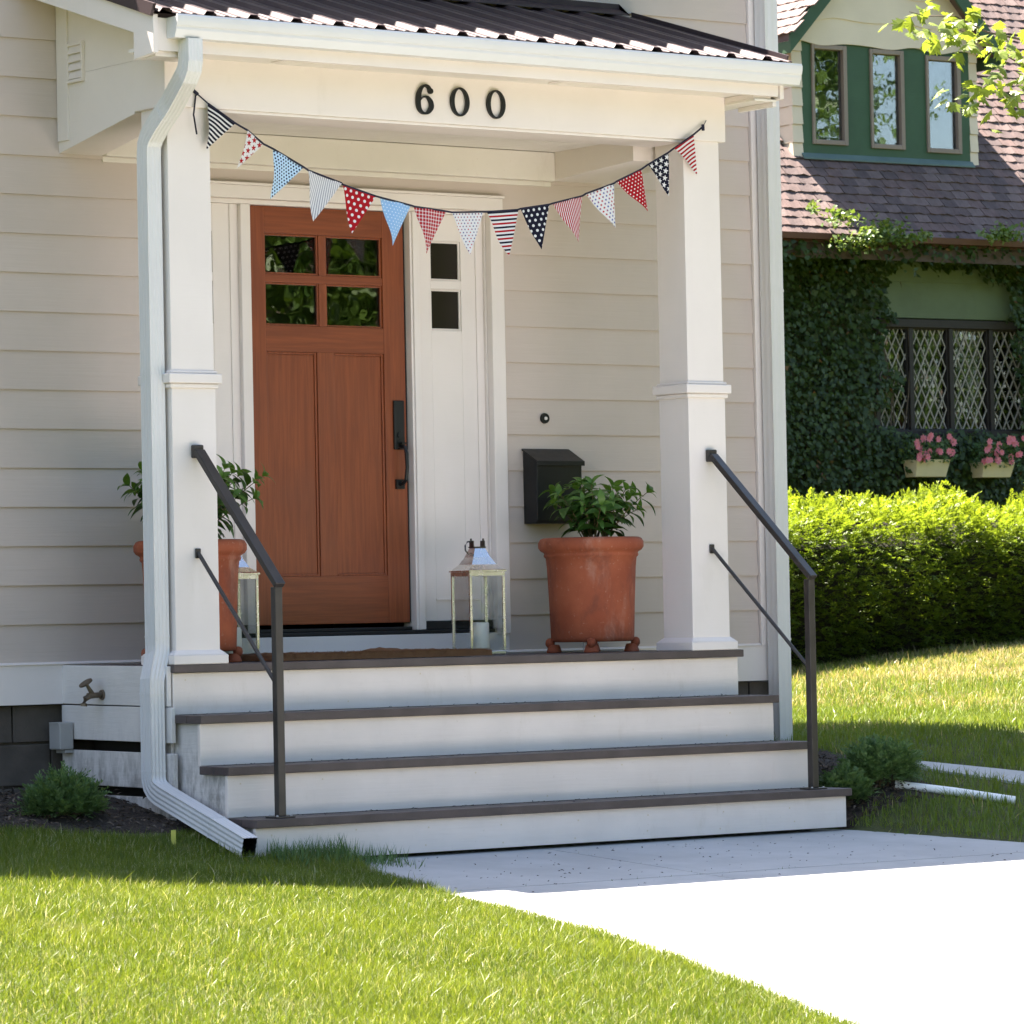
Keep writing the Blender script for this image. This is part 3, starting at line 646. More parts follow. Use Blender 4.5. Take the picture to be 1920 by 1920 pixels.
def six(xa, xb, za, zb):
    w = (xb-xa); h = (zb-za); P = [(.80, .82, .10), (.72, .93, .085), (.52, .985, .055), (.33, .90, .075), (.17, .70, .115), (.115, .42, .125), (.17, .18, .11), (.33, .055, .075), (.5, .025, .05), (.68, .07, .085), (.85, .2, .115), (.89, .32, .12), (.83, .46, .11), (.68, .575, .075), (.5, .60, .045), (.33, .545, .035), (.22, .45, .03)]
    pts = []
    for k in range(len(P)-1):
        for s_ in range(5):
            t = s_/5; p0 = P[max(k-1, 0)]; p1 = P[k]; p2 = P[k+1]; p3 = P[min(k+2, len(P)-1)]
            pts.append(tuple(.5*(2*p1[i]+(p2[i]-p0[i])*t+(2*p0[i]-5*p1[i]+4*p2[i]-p3[i])*t*t+(3*p1[i]-p0[i]-3*p2[i]+p3[i])*t**3) for i in range(3)))
    pts.append(P[-1]); n = len(pts); vs = []; fs = []
    for k, (x, z, wd) in enumerate(pts):
        a = pts[max(k-1, 0)]; c = pts[min(k+1, n-1)]; dx, dz = (c[0]-a[0])*w, (c[1]-a[1])*h; L = math.hypot(dx, dz); nx_, nz_ = -dz/L, dx/L
        X, Z, hw = xa+x*w, za+z*h, wd*w; off = -.00004*k
        for yy in (BF-.016+off*-1, BF-.004): vs += [(X+nx_*hw, yy, Z+nz_*hw), (X-nx_*hw, yy, Z-nz_*hw)]
    for k in range(n-1):
        o = 4*k; fs += [(o, o+1, o+5, o+4), (o+3, o+2, o+6, o+7), (o+2, o, o+4, o+6), (o+1, o+3, o+7, o+5)]
    fs += [(0, 2, 3, 1), (4*n-4, 4*n-3, 4*n-1, 4*n-2)]
    m = MB().add(vs, fs)
    m.tube([(xa+.83*w, BF-.017, za+.80*h), (xa+.83*w, BF-.004, za+.80*h)], .0135, 16)
    m.build('house_number_six', m_num, porch)
six(1.468, 1.566, 2.545, 2.682)

# ------------------------------------------------------------------ handrails
def handrail(xc, xp, yp, label):
    t = thing('handrail', label, 'handrail', (xp, yp, -RH*3), 'metal handrails beside the steps')
    zt = .345
    MB().box(xp-.019, xp+.019, yp-.019, yp+.019, -RH*3+.008, zt-.008).build('post', m_black, t, bevel=.003)
    MB().box(xp-.05, xp+.05, yp-.045, yp+.045, -RH*3+.0005, -RH*3+.008).build('base_plate', m_black, t, bevel=.002)
    for sx in (-1, 1):
        for sy in (-1, 1): MB().lathe([(.006, 0), (.006, .004), (.003, .006), (0, .0062)], (xp+sx*.036, yp+sy*.031, -RH*3+.0081), 6).build('bolt', m_gbox, t)
    a = Vector((xc, -DC-.03, .955)); e = Vector((xp, yp-.028, zt-.002))
    m = MB(); m.bar(a, e, .05, .028); m.build('top_rail', m_black, t, bevel=.003)
    MB().box(xc-.026, xc+.026, -DC-.032, -DC-.002, .925, .985).build('wall_bracket', m_black, t, bevel=.006)
    lo = Vector((xc, -DC-.012, .497)); hi = Vector((xp, yp+.012, -.09))
    MB().tube([lo+Vector((0, .01, 0)), lo, hi], .0095, 10).build('lower_rod', m_black, t)
    MB().box(xc-.014, xc+.014, -DC-.012, -DC-.002, .475, .52).build('rod_bracket', m_black, t, bevel=.004)
handrail(.237, .255, -1.575, 'dark metal handrail bolted to the left porch column'); handrail(3.200, 3.30, -1.575, 'dark metal handrail bolted to the right porch column')

# ------------------------------------------------------------------ things on the porch
mt = MB(); n = 40; MX0, MX1, MY0, MY1 = .80, 2.01, -.74, -.2; vs = []; fs = []
for i in range(n+1):
    for j in range(13):
        x = MX0+(MX1-MX0)*i/n; y = MY0+(MY1-MY0)*j/12
        curl = .02*math.exp(-((x-1.72)/.12)**2)*(j/12)**2+.006*math.sin(x*7)*j/12
        vs.append((x+.004*math.sin(j*5.1+i), y+.004*math.sin(i*2.3), .03+curl+.0025*math.sin(i*3.7+j*2.1)))
nt_ = len(vs); vs += [(x, y, .002+max(0, z-.034)) for x, y, z in vs]
for i in range(n):
    for j in range(12):
        a = i*13+j; fs += [(a, a+13, a+14, a+1), (nt_+a, nt_+a+1, nt_+a+14, nt_+a+13)]
edge = [i*13 for i in range(n+1)]; 
for i in range(n): fs += [(i*13, nt_+i*13, nt_+i*13+13, i*13+13), (i*13+12, i*13+25, nt_+i*13+25, nt_+i*13+12)]
for j in range(12): fs += [(j, j+1, nt_+j+1, nt_+j), (n*13+j, nt_+n*13+j, nt_+n*13+j+1, n*13+j+1)]
dmt = thing('doormat', 'thick brown coir doormat in front of the door', 'doormat', (1.4, -.45, 0))
MB().add(vs, fs).build('mat_body', m_coir, dmt)
nf = 9000; fx = rng.uniform(MX0, MX1, nf); fy = np.where(rng.random(nf) < .6, MY0+rng.uniform(-.002, .03, nf), rng.uniform(MY0, MY1, nf))
C = np.stack([fx, fy, .029+rng.uniform(-.018, .004, nf)*(fy < MY0+.02)], 1); Dv = rand_dirs(nf)*.6+np.array([0, -.5, .45])
Vv, Fv = leaf_cards(C, Dv, rand_dirs(nf), rng.uniform(.006, .014, nf), np.full(nf, .0016)); tag(raw_mesh('coir_fibre', Vv, Fv, m_coir, dmt), kind='stuff')

def pot(cx, cy, label, seed):
    t = thing('terracotta_pot', label, 'pot', (cx, cy, 0), 'terracotta pots on the porch'); g_ = random.Random(seed)
    prof = [(.0, .052), (.192, .052), (.203, .058), (.207, .075), (.213, .25), (.221, .42), (.226, .468), (.233, .474), (.236, .482), (.232, .490), (.236, .496), (.252, .505), (.262, .52), (.262, .545), (.252, .562), (.238, .568), (.222, .564), (.214, .55), (.21, .5), (.208, .47)]
    MB().lathe(prof, (cx, cy, 0), 56).build('pot_body', m_terra, t, smooth=True)
    MB().lathe([(.0, .535), (.12, .532), (.2125, .523)], (cx, cy, 0), 32).build('potting_soil', m_soil, t)
    for k in range(4):
        a = R(-126+90*k+g_.uniform(-6, 6)); r = .192; fx_, fy_ = cx+r*math.cos(a), cy+r*math.sin(a)
        MB().lathe([(.0, .0), (.036, .0), (.038, .006), (.034, .018), (.028, .036), (.024, .040), (.0, .041)], (fx_, fy_, .0), 20).build('pot_foot', m_terra, t, smooth=True)
        fx_, fy_ = cx+(r+.020)*math.cos(a), cy+(r+.020)*math.sin(a)
        MB().lathe([(.0, .018), (.012, .024), (.0225, .038), (.0235, .050), (.020, .063), (.011, .071), (.0, .073)], (fx_, fy_, 0), 18).build('pot_foot_knob', m_terra, t, smooth=True)
# leaf meshes shared by the two plants
def leaf_mesh(name, mat, L=.105, W=.054):
    n = 6; vs = []; fs = []
    for k in range(n+1):
        t = k/n; wd = W/2*math.sin(math.pi*t**.8)**.9*(1-.15*t) if 0 < k < n else .0006; z = .012*math.sin(t*2.6)-.018*t*t; x = L*t
        vs += [(x, -wd, z+.22*wd), (x, 0, z-.0), (x, wd, z+.22*wd)]
    for k in range(n):
        o = 3*k; fs += [(o, o+3, o+4, o+1), (o+1, o+4, o+5, o+2)]
    me = bpy.data.meshes.new(name); me.from_pydata(vs, [], fs); me.materials.append(mat); me.shade_smooth(); return me
LM = [leaf_mesh('leaf_broad', m_leaf), leaf_mesh('leaf_narrow', m_leaf, .10, .045), leaf_mesh('leaf_young', m_leaft, .072, .034)]
def put_leaf(parent, me, p, d, up, s, name='leaf'):
    d = Vector(d).normalized(); up = Vector(up); y = up.cross(d).normalized(); z = d.cross(y)
    o = bpy.data.objects.new(name, me); COL.objects.link(o)
    mt_ = Matrix(((d.x*s, y.x*s, z.x*s, p[0]), (d.y*s, y.y*s, z.y*s, p[1]), (d.z*s, y.z*s, z.z*s, p[2]), (0, 0, 0, 1)))
    attach(o, parent); o.matrix_basis = mt_; return o
def shrub(cx, cy, z0, label, seed, height, spread, nst, sx=1.):
    g_ = random.Random(seed); t = thing('hydrangea', label, 'plant', (cx, cy, z0), 'leafy plants in the terracotta pots')
    for k in range(nst):
        a = 2*math.pi*(k+g_.uniform(-.3, .3))/nst*1.0; lean = g_.uniform(.15, 1.)*spread; h = height*g_.uniform(.62, 1.)*(1-.25*lean/spread)
        b0 = Vector((cx+.05*math.cos(a)*g_.random(), cy+.05*math.sin(a)*g_.random(), z0)); tip = Vector((cx+sx*lean*math.cos(a), cy+lean*math.sin(a), z0+h))
        mid = b0.lerp(tip, .5)+Vector((0, 0, .05)); pts = [b0.lerp(mid, q_).lerp(mid.lerp(tip, q_), q_) for q_ in [i/6 for i in range(7)]]
        MB().tube(pts, [.0035-.0003*i for i in range(7)], 6).build('stem', m_stem, t)
        nodes = max(4, int(h/.042)); rot = g_.uniform(0, 3)
        for q_ in range(1, nodes+1):
            f = .12+.88*q_/nodes; i0 = min(5, int(f*6)); p = pts[i0].lerp(pts[i0+1], min(1, f*6-i0)); ax = (pts[i0+1]-pts[i0]).normalized(); rot += math.pi/2+g_.uniform(-.3, .3)
            e1 = ax.cross(Vector((.3, .9, .1))).normalized(); e2 = ax.cross(e1)
            last = q_ == nodes
            for sgn in ((0, 1, 2, 3) if last else (0, 2)):
                an = rot+sgn*math.pi/2; d = e1*math.cos(an)+e2*math.sin(an)+ax*(.75 if last else .28)+Vector((0, 0, -.12))
                put_leaf(t, LM[2] if last or (q_ == nodes-1 and g_.random() < .5) else LM[g_.randint(0, 1)], p, d, ax+Vector((0, 0, .4)), g_.uniform(.75, 1.3))
    return t
pot(2.842, -.45, 'large terracotta pot under the black mailbox', 3); pot(.512, -.45, 'large terracotta pot behind the left porch column', 5)
shrub(2.862, -.46, .52, 'green leafy plant in the pot below the mailbox', 21, .36, .30, 22)
shrub(.49, -.45, .53, 'green leafy plant rising behind the left porch column', 47, .44, .34, 36, 1.1)

def lantern(cx, cy, rot, label, clab):
    t = thing('lantern', label, 'lantern', (cx, cy, 0), 'metal and glass lanterns on the porch'); Mr = Matrix.Translation((cx, cy, 0)) @ Matrix.Rotation(rot, 4, 'Z')
    hw = .098; zt = .405
    def rot_build(m, name, mat, par=t, **k):
        m.v = [tuple(Mr @ Vector(p)) for p in m.v]; return m.build(name, mat, par, **k)
    m = MB(); m.box(-hw, hw, -hw, hw, .004, .02); rot_build(m, 'base', m_nickel, bevel=.002)
    for sx in (-1, 1):
        for sy in (-1, 1):
            m = MB(); m.box(min(sx*hw, sx*(hw-.013)), max(sx*hw, sx*(hw-.013)), min(sy*hw, sy*(hw-.013)), max(sy*hw, sy*(hw-.013)), .0202, zt-.0202); rot_build(m, 'corner_post', m_nickel, bevel=.0015)
            m = MB(); m.lathe([(0, 0), (.008, 0), (.008, .0038), (0, .0039)], (sx*.085, sy*.085, 0), 8); rot_build(m, 'foot', m_iron)
    m = MB()
    for s_ in (-1, 1):
        m.box(-hw, hw, min(s_*hw, s_*(hw-.013)), max(s_*hw, s_*(hw-.013)), zt-.02, zt); m.box(min(s_*hw, s_*(hw-.013)), max(s_*hw, s_*(hw-.013)), -hw+.0132, hw-.0132, zt-.02, zt)
    rot_build(m, 'top_frame', m_nickel, bevel=.001)
    for s_ in (-1, 1):
        m = MB(); m.box(-hw+.0135, hw-.0135, s_*(hw-.006)-.001, s_*(hw-.006)+.001, .0205, zt-.0205); rot_build(m, 'glass_pane', m_lglass)
        m = MB(); m.box(s_*(hw-.006)-.001, s_*(hw-.006)+.001, -hw+.0135, hw-.0135, .0205, zt-.0205); rot_build(m, 'glass_pane', m_lglass)
    # concave pyramid roof
    m = MB(); prof = [(.104, zt+.0005), (.104, zt+.008), (.092, zt+.014), (.068, zt+.036), (.047, zt+.072), (.033, zt+.105), (.028, zt+.118)]; vs = []; fs = []
    for (h, z) in prof: vs += [(-h, -h, z), (h, -h, z), (h, h, z), (-h, h, z)]
    for k in range(len(prof)-1):
        for j in range(4): fs.append((4*k+j, 4*k+(j+1) % 4, 4*k+4+(j+1) % 4, 4*k+4+j))
    fs += [(3, 2, 1, 0), tuple(4*(len(prof)-1)+j for j in range(4))]; m.add(vs, fs); rot_build(m, 'lantern_roof', m_nickel)
    m = MB(); z1 = zt+.1182; m.box(-.032, .032, -.032, .032, z1, z1+.006)
    for sx in (-1, 1):
        m.box(min(sx*.028, sx*.033), max(sx*.028, sx*.033), -.02, .02, z1+.0062, z1+.035)
        m.tube([(sx*.034, 0, z1+.03), (sx*.034, 0, z1+.046)], .005, 8)
    rot_build(m, 'collar', m_iron)
    m = MB(); m.tube([(-.034, 0, z1+.032), (-.058, -.008, z1+.03), (-.074, -.014, z1+.012), (-.076, -.018, z1-.012), (-.062, -.022, z1-.03), (-.03, -.03, z1-.033), (-.012, -.034, z1-.028)], .0042, 8); rot_build(m, 'handle', m_iron)
    c = thing('candle', clab, 'candle', (cx, cy, .021), 'white candles inside the lanterns')
    MB().lathe([(0, .021), (.042, .021), (.043, .03), (.043, .155), (.038, .16), (.0, .156)], (cx-.005, cy-.02, 0), 28).build('wax', m_wax, c, smooth=True)
    MB().tube([(cx-.005, cy-.02, .156), (cx-.004, cy-.019, .17)], .0012, 6).build('wick', m_mail, c)
lantern(2.205, -.37, R(-7), 'nickel and glass lantern standing right of the door', 'white pillar candle in the lantern right of the door')
lantern(.80, -.335, R(-4), 'nickel and glass lantern half hidden by the left pot', 'white pillar candle in the lantern left of the door')
ws = MB(); ws.tube([(3.005, -.16, .004), (3.005, -.16, .042), (3.01, -.17, .048), (3.06, -.2, .048), (3.066, -.205, .042), (3.066, -.205, .004)], .003, 8)
tag(ws.build('wire_bracket', m_pvc, None), 'small bent white wire beside the right pot', 'wire')

# faucet on the porch side
fc = thing('faucet', 'weathered brass hose tap on the white porch side', 'faucet', (XL-.02, -.40, -.13))
yx = -.39; m = MB(); m.tube([(XL-.021, yx, -.135), (XL-.03, yx, -.135)], [.024, .022], 14); m.tube([(XL-.028, yx, -.135), (XL-.10, yx, -.138)], [.013, .014], 12)
m.tube([(XL-.085, yx, -.138), (XL-.112, yx, -.15), (XL-.12, yx, -.175)], [.013, .014, .0125], 12); m.tube([(XL-.12, yx, -.172), (XL-.121, yx, -.185)], .016, 12); m.build('spout', m_brass, fc, smooth=False)
m = MB(); m.tube([(XL-.075, yx, -.13), (XL-.105, yx, -.085)], [.012, .007], 10); m.build('valve_stem', m_brass, fc)
m = MB(); a = Vector((XL-.107, yx, -.082)); u_ = Vector((-.55, 0, .83)).normalized(); s1 = Vector((.83, 0, .55)); s2 = Vector((0, 1, 0))
m.add([a+s1*.034*math.cos(k*math.pi/8)+s2*.034*math.sin(k*math.pi/8)+u_*h for h in (0, .007) for k in range(16)], [tuple(range(15, -1, -1)), tuple(range(16, 32))]+[(k, (k+1) % 16, 16+(k+1) % 16, 16+k) for k in range(16)]); m.build('hand_wheel', m_brass, fc)
eb = thing('outlet_box', 'grey weatherproof outlet box low on the porch side', 'electrical box', (.03, -.06, -.33))
MB().box(-.012, .062, -.128, -.028, -.388, -.262).build('cover', m_gbox, eb, bevel=.006)
MB().box(.02, .0655, -.12, -.036, -.405, -.3885).build('conduit_fitting', m_gbox, eb, bevel=.003)
MB().box(-.016, -.0122, -.12, -.036, -.27, -.262).build('hinge', m_gbox, eb, bevel=.001)
tg = onX(325, 1555, -.22); tz = T(tg[0], tg[1])
pt = thing('plant_tag', 'yellow plastic plant tag stuck in the soil by the downspout', 'plant tag', (float(tg[0]), float(tg[1]), tz))
MB().box(tg[0]-.012, tg[0]+.012, tg[1]-.001, tg[1]+.001, tz-.03, tz+.075).build('tag_strip', m_yel, pt, bevel=.0005)

# ------------------------------------------------------------------ bunting
RED, NAVY, LBLUE, CLOTH = (.37, .007, .014), (.008, .008, .022), (.30, .47, .70), (.70, .69, .70)
def flagmat(name, kind, base, fg, a=.02, wd=.5, fg2=None):
    b = NB('cloth_'+name); sx = b.node('SeparateXYZ'); b.l.new(b.obj(), sx.inputs[0]); X, Z = sx.outputs['X'], sx.outputs['Z']
    def fr(v, per, off=0.): return b.math('FRACT', b.math('ADD', b.math('DIVIDE', v, per), 100+off))
    if kind in ('h', 'v'):
        q_ = fr(Z if kind == 'h' else X, a); f = b.math('LESS_THAN', q_, wd); c = b.mix(f, base, fg)
        if fg2: c = b.mix(f, base, b.mix(b.math('LESS_THAN', fr(Z, 2*a), .5), fg, fg2))
    elif kind == 'gingham':
        f = b.math('ADD', b.math('MULTIPLY', b.math('LESS_THAN', fr(X, a), wd), .5), b.math('MULTIPLY', b.math('LESS_THAN', fr(Z, a), wd), .5)); c = b.mix(f, base, fg)
    else:
        row = b.math('FLOOR', b.math('ADD', b.math('DIVIDE', Z, a*.8), 100)); sh = b.math('MULTIPLY', b.math('MODULO', row, 2.), .5)
        u_ = b.math('SUBTRACT', b.math('FRACT', b.math('ADD', b.math('ADD', b.math('DIVIDE', X, a), 100), sh)), .5); v_ = b.math('MULTIPLY', b.math('SUBTRACT', fr(Z, a*.8), .5), .8)
        r_ = b.math('SQRT', b.math('ADD', b.math('MULTIPLY', u_, u_), b.math('MULTIPLY', v_, v_)))
        if kind == 'star':
            th_ = b.math('ARCTAN2', u_, v_); r_ = b.math('MULTIPLY', r_, b.math('SUBTRACT', 1., b.math('MULTIPLY', b.math('COSINE', b.math('MULTIPLY', th_, 5.)), .36)))
        f = b.math('LESS_THAN', r_, wd); g_ = fg
        if fg2: g_ = b.mix(b.math('MODULO', b.math('FLOOR', b.math('ADD', b.math('DIVIDE', X, a*1.5), 100)), 2.), fg, fg2)
        c = b.mix(f, base, g_)
    b.set(Base_Color=c, Roughness=.85); b.b.inputs['Specular IOR Level'].default_value = .2
    w_ = b.noise(b.obj(), 25, 2); b.bump(w_, .15, .01)
    tr = b.node('BsdfTranslucent'); b.l.new(c, tr.inputs['Color']); mx = b.node('MixShader'); mx.inputs[0].default_value = .15
    b.l.new(b.b.outputs[0], mx.inputs[1]); b.l.new(tr.outputs[0], mx.inputs[2]); b.l.new(mx.outputs[0], b.out.inputs[0]); return b.m
FL = [((390, 195), (441, 232), (389, 281), flagmat('navy_stripe', 'h', CLOTH, NAVY, .0185, .55)),
      ((463.6, 245), (494, 271), (447.5, 316), flagmat('red_star', 'star', CLOTH, RED, .036, .25)),
      ((512, 280), (569, 314), (511, 373), flagmat('blue_check', 'dot', (.50, .68, .85), (.015, .03, .10), .0165, .27)),
      ((577.5, 320), (640, 344), (586.5, 415), flagmat('grey_pinstripe', 'v', CLOTH, (.22, .22, .28), .0105, .3)),
      ((642.6, 347), (704, 368.5), (658, 439), flagmat('red_polka', 'dot', RED, CLOTH, .033, .22)),
      ((713, 371), (770.5, 386), (736, 460.7), flagmat('pale_blue_pin_dot', 'dot', (.28, .47, .74), (.62, .74, .88), .018, .16)),
      ((776.7, 388), (837, 397), (801.7, 475.6), flagmat('red_gingham', 'gingham', CLOTH, (.38, .01, .018), .0165, .68)),
      ((847, 399), (905.5, 398), (880, 478), flagmat('white_speckle', 'dot', CLOTH, (.05, .06, .2), .018, .2, (.35, .05, .08))),
      ((912, 398), (971, 394), (951.5, 480), flagmat('red_navy_stripe', 'h', CLOTH, RED, .018, .5, NAVY)),
      ((976, 392), (1030, 384), (1012.6, 468), flagmat('navy_polka', 'dot', NAVY, CLOTH, .031, .22)),
      ((1036.5, 382), (1092, 368), (1084, 454), flagmat('red_pinstripe', 'v', CLOTH, RED, .0105, .6)),
      ((1098, 364), (1151, 344.6), (1152, 427.6), flagmat('white_small_star', 'star', CLOTH, RED, .021, .2, (.05, .07, .3))),
      ((1155.5, 341), (1202.5, 318), (1213, 396.6), flagmat('red_small_dot', 'dot', RED, CLOTH, .0195, .19)),
      ((1214.6, 309.4), (1252.5, 287), (1256.8, 367), flagmat('navy_star', 'star', NAVY, CLOTH, .036, .25)),
      ((1263.8, 278.5), (1300.4, 253), (1310.8, 327.7), flagmat('red_stripe', 'h', CLOTH, RED, .0185, .5))]
bun = thing('bunting', 'string of fifteen patterned red, white and blue triangular flags', 'bunting', (1.7, -1.0, 2.1))
tape = []
FN = ['navy and white striped flag', 'white flag with red stars', 'light blue flag with navy checks', 'white flag with grey pinstripes', 'red flag with large white dots', 'plain pale blue flag with tiny dots', 'red gingham flag', 'white flag with small dark specks', 'white flag with red and navy stripes', 'navy flag with white dots', 'red and white pinstriped flag', 'white flag with tiny stars', 'red flag with small white dots', 'navy flag with white stars', 'red and white striped flag']
for i, (A, B, Tp, mt_) in enumerate(FL):
    Y = -.99-.035*math.sin(math.pi*i/14)
    a, b_, c_ = (Vector(onY(*p, Y)) for p in (A, B, Tp)); g_ = random.Random(i)
    ex = (b_-a).normalized(); wdt = (b_-a).length; n_ = ex.cross((c_-a)).normalized(); ez = n_.cross(ex); 
    if (c_-a).dot(ez) < 0: ez = -ez
    cx_, cz_ = (c_-a).dot(ex), (c_-a).dot(ez); n = 10; vs = []; fs = []; idx = {}
    ph = g_.uniform(0, 6); am = g_.uniform(.006, .016)
    for lay in (0, 1):
        for r_ in range(n+1):
            for q_ in range(n+1-r_):
                u_ = q_/n; v_ = r_/n; x = wdt*u_+cx_*v_; z = cz_*v_; d = am*math.sin(x*38+ph+z*9)*(.25+v_)+g_.uniform(-.0002, .0002)*0
                idx[(lay, r_, q_)] = len(vs); vs.append((x, d+.0009*lay, z))
        for r_ in range(n):
            for q_ in range(n-r_):
                f1 = (idx[(lay, r_, q_)], idx[(lay, r_, q_+1)], idx[(lay, r_+1, q_)]); fs.append(f1 if lay else f1[::-1])
                if q_ < n-r_-1:
                    f2 = (idx[(lay, r_, q_+1)], idx[(lay, r_+1, q_+1)], idx[(lay, r_+1, q_)]); fs.append(f2 if lay else f2[::-1])
    me = bpy.data.meshes.new('flag'); me.from_pydata(vs, [], fs); me.materials.append(mt_); me.shade_smooth()
    o = bpy.data.objects.new('flag', me); COL.objects.link(o); attach(o, bun); nv = ez.cross(ex)
    o.matrix_basis = Matrix(((ex.x, nv.x, ez.x, a.x), (ex.y, nv.y, ez.y, a.y), (ex.z, nv.z, ez.z, a.z), (0, 0, 0, 1))); o['label'] = FN[i]
    tape += [a, b_]
k0 = Vector(onY(366, 174, -.972)); k1 = Vector(onY(1318, 238, -.985))
pts = [k0]+tape+[k1]
tm = MB()
for p0, p1 in zip(pts[:-1], pts[1:]): tm.bar(p0+Vector((0, -.0012, .002)), p1+Vector((0, -.0012, .002)), .0035, .0085 if p0 is not k0 else .006)
tm.build('tape', m_navy, bun)
tl = MB(); q0 = Vector(onY(367, 178, -.975)); q1 = Vector(onY(363, 215, -.977)); q2 = Vector(onY(369, 252, -.976)); tl.bar(q0, q1, .012, .0016, (1, 0, 0)); tl.bar(q1, q2, .012, .0016, (1, 0, 0)); 
tl.tube([k0+Vector((-.012, 0, .012)), k0+Vector((.01, -.006, -.008))], .008, 8); tl.tube([k1+Vector((0, 0, .012)), k1+Vector((0, -.002, -.018))], .008, 8); tl.tube([k1, Vector(onY(1324, 226, -.97))], .0018, 6)
tl.build('ribbon_tail', m_navy, bun)

# ------------------------------------------------------------------ shrubs near the steps
def fronds(B, Dv, L, npl, nl, nw, g_):
    """twigs at B along Dv (length L), each with npl needles set on both sides -> arrays for leaf_cards"""
    n = len(B); Dv = Dv/np.linalg.norm(Dv, axis=1, keepdims=True); up = rand_dirs(n, g_)*.5+np.array([0, 0, 1.]); S = np.cross(Dv, up); S /= np.linalg.norm(S, axis=1, keepdims=True); N = np.cross(S, Dv)
    k = np.repeat(np.arange(n), npl); t = np.tile(np.linspace(.05, 1, npl), n); sg = np.tile(np.where(np.arange(npl) % 2, 1., -1.), n)
    P = B[k]+Dv[k]*(L[k]*t)[:, None]-np.array([0, 0, 1.])*(L[k]*t*t*.25)[:, None]; D_ = Dv[k]*.75+S[k]*(sg*(1.05-t*.7))[:, None]+g_.normal(size=(n*npl, 3))*.22
    return leaf_cards(P, D_, N[k]+g_.normal(size=(n*npl, 3))*.25, g_.uniform(.7, 1.2, n*npl)*nl*(1.1-.5*t), g_.uniform(.8, 1.2, n*npl)*nw, .15)
def bush(name, cx, cy, rx, ry, h, n, mat, label, seed, group=None, nl=.030, nw=.009, tl=.10):
    g_ = np.random.default_rng(seed); z0 = T(cx, cy); t = thing(name, label, 'shrub', (cx, cy, z0), group)
    d = rand_dirs(n, g_); d[:, 2] = np.abs(d[:, 2])*.95+.04; d /= np.linalg.norm(d, axis=1, keepdims=True)
    lump = np.array([mnoise.noise((a*2.1+seed, b_*2.1, c_*2.1)) for a, b_, c_ in d]); r_ = g_.uniform(.35, .86, n)**.6*(1+.32*lump)
    B = np.stack([cx+d[:, 0]*rx*r_, cy+d[:, 1]*ry*r_, z0+.02+d[:, 2]*h*r_], 1)
    V, Fq = fronds(B, d*.8+g_.normal(size=(n, 3))*.35+np.array([0, 0, .45]), g_.uniform(.6, 1.3, n)*tl, 16, nl, nw, g_)
    tag(raw_mesh('foliage', V, Fq, mat, t), kind='stuff')
    m = MB()
    for j in range(26):
        e = d[j]; m.tube([(cx+e[0]*.04, cy+e[1]*.04, z0-.03), (cx+e[0]*rx*.45, cy+e[1]*ry*.45, z0+.03+e[2]*h*.5), (cx+e[0]*rx*.85, cy+e[1]*ry*.85, z0+.03+e[2]*h*.85)], [.006, .004, .0015], 5)
    m.build('branches', m_stem, t)
    return t
bp = onY(118, 1535, -.92)
bush('yew_shrub', float(bp[0]), -.92, .155, .14, .15, 620, m_yew, 'small grey-green shrub in the soil left of the porch', 4)
bush('yew_shrub', 3.97, -1.30, .19, .17, .17, 760, m_yew, 'larger dark shrub behind, right of the steps', 6, 'dark shrubs right of the steps')
bush('yew_shrub', 3.665, -1.38, .12, .11, .13, 420, m_yew, 'smaller dark shrub beside the right handrail post', 8, 'dark shrubs right of the steps', tl=.075)

# ------------------------------------------------------------------ concrete strip and pipe on the right lawn
def ground_hit(px, py, n=400):
    d = ray(px, py); ks = np.linspace(8, 60, 5200); P = CAM+ks[:, None]*d; under = np.nonzero(P[:, 2] < terrain(P[:, 0], P[:, 1]))[0]
    return P[under[0]]
a0, a1, b0, b1 = (ground_hit(*p) for p in ((1650, 1424), (1990, 1458), (1660, 1434), (1990, 1484)))
m = MB(); n = 12; vs = []; fs = []
for k in range(n+1):
    t_ = k/n
    for (p0, p1) in ((a0, a1), (b0, b1)):
        p = p0+(p1-p0)*t_; z = T(p[0], p[1]); vs += [(p[0], p[1], z+.012), (p[0], p[1], z-.06)]
for k in range(n):
    o = 4*k; fs += [(o, o+4, o+6, o+2), (o+1, o, o+4, o+5)[::-1], (o+2, o+6, o+7, o+3)]
fs += [(0, 2, 3, 1), (4*n, 4*n+1, 4*n+3, 4*n+2)]
STRIP = (a0, a1, b0, b1)
tag(m.add(vs, fs).build('garden_path', m_conc, None), 'narrow concrete strip crossing the right lawn', 'path', kind='structure')
p0, p1 = ground_hit(1678, 1480), ground_hit(1903, 1510)
pp = thing('drain_pipe', 'white plastic drain pipe lying on the right lawn', 'pipe', (float(p0[0]), float(p0[1]), float(p0[2])))
q0 = Vector((p0[0], p0[1], T(p0[0], p0[1])+.022)); q1 = Vector((p1[0], p1[1], T(p1[0], p1[1])+.022))
MB().tube([q0, q0.lerp(q1, .5)+Vector((0, 0, .004)), q1], .021, 16, cap=False).build('pipe_wall', m_pvc, pp, smooth=True)
MB().tube([q1, q0.lerp(q1, .7)], .0185, 16, cap=False).build('pipe_bore', m_mail, pp, smooth=True)
MB().tube([q0.lerp(q1, .02), q0.lerp(q1, .06)], .025, 16).build('pipe_coupling', m_pvc, pp, smooth=True)

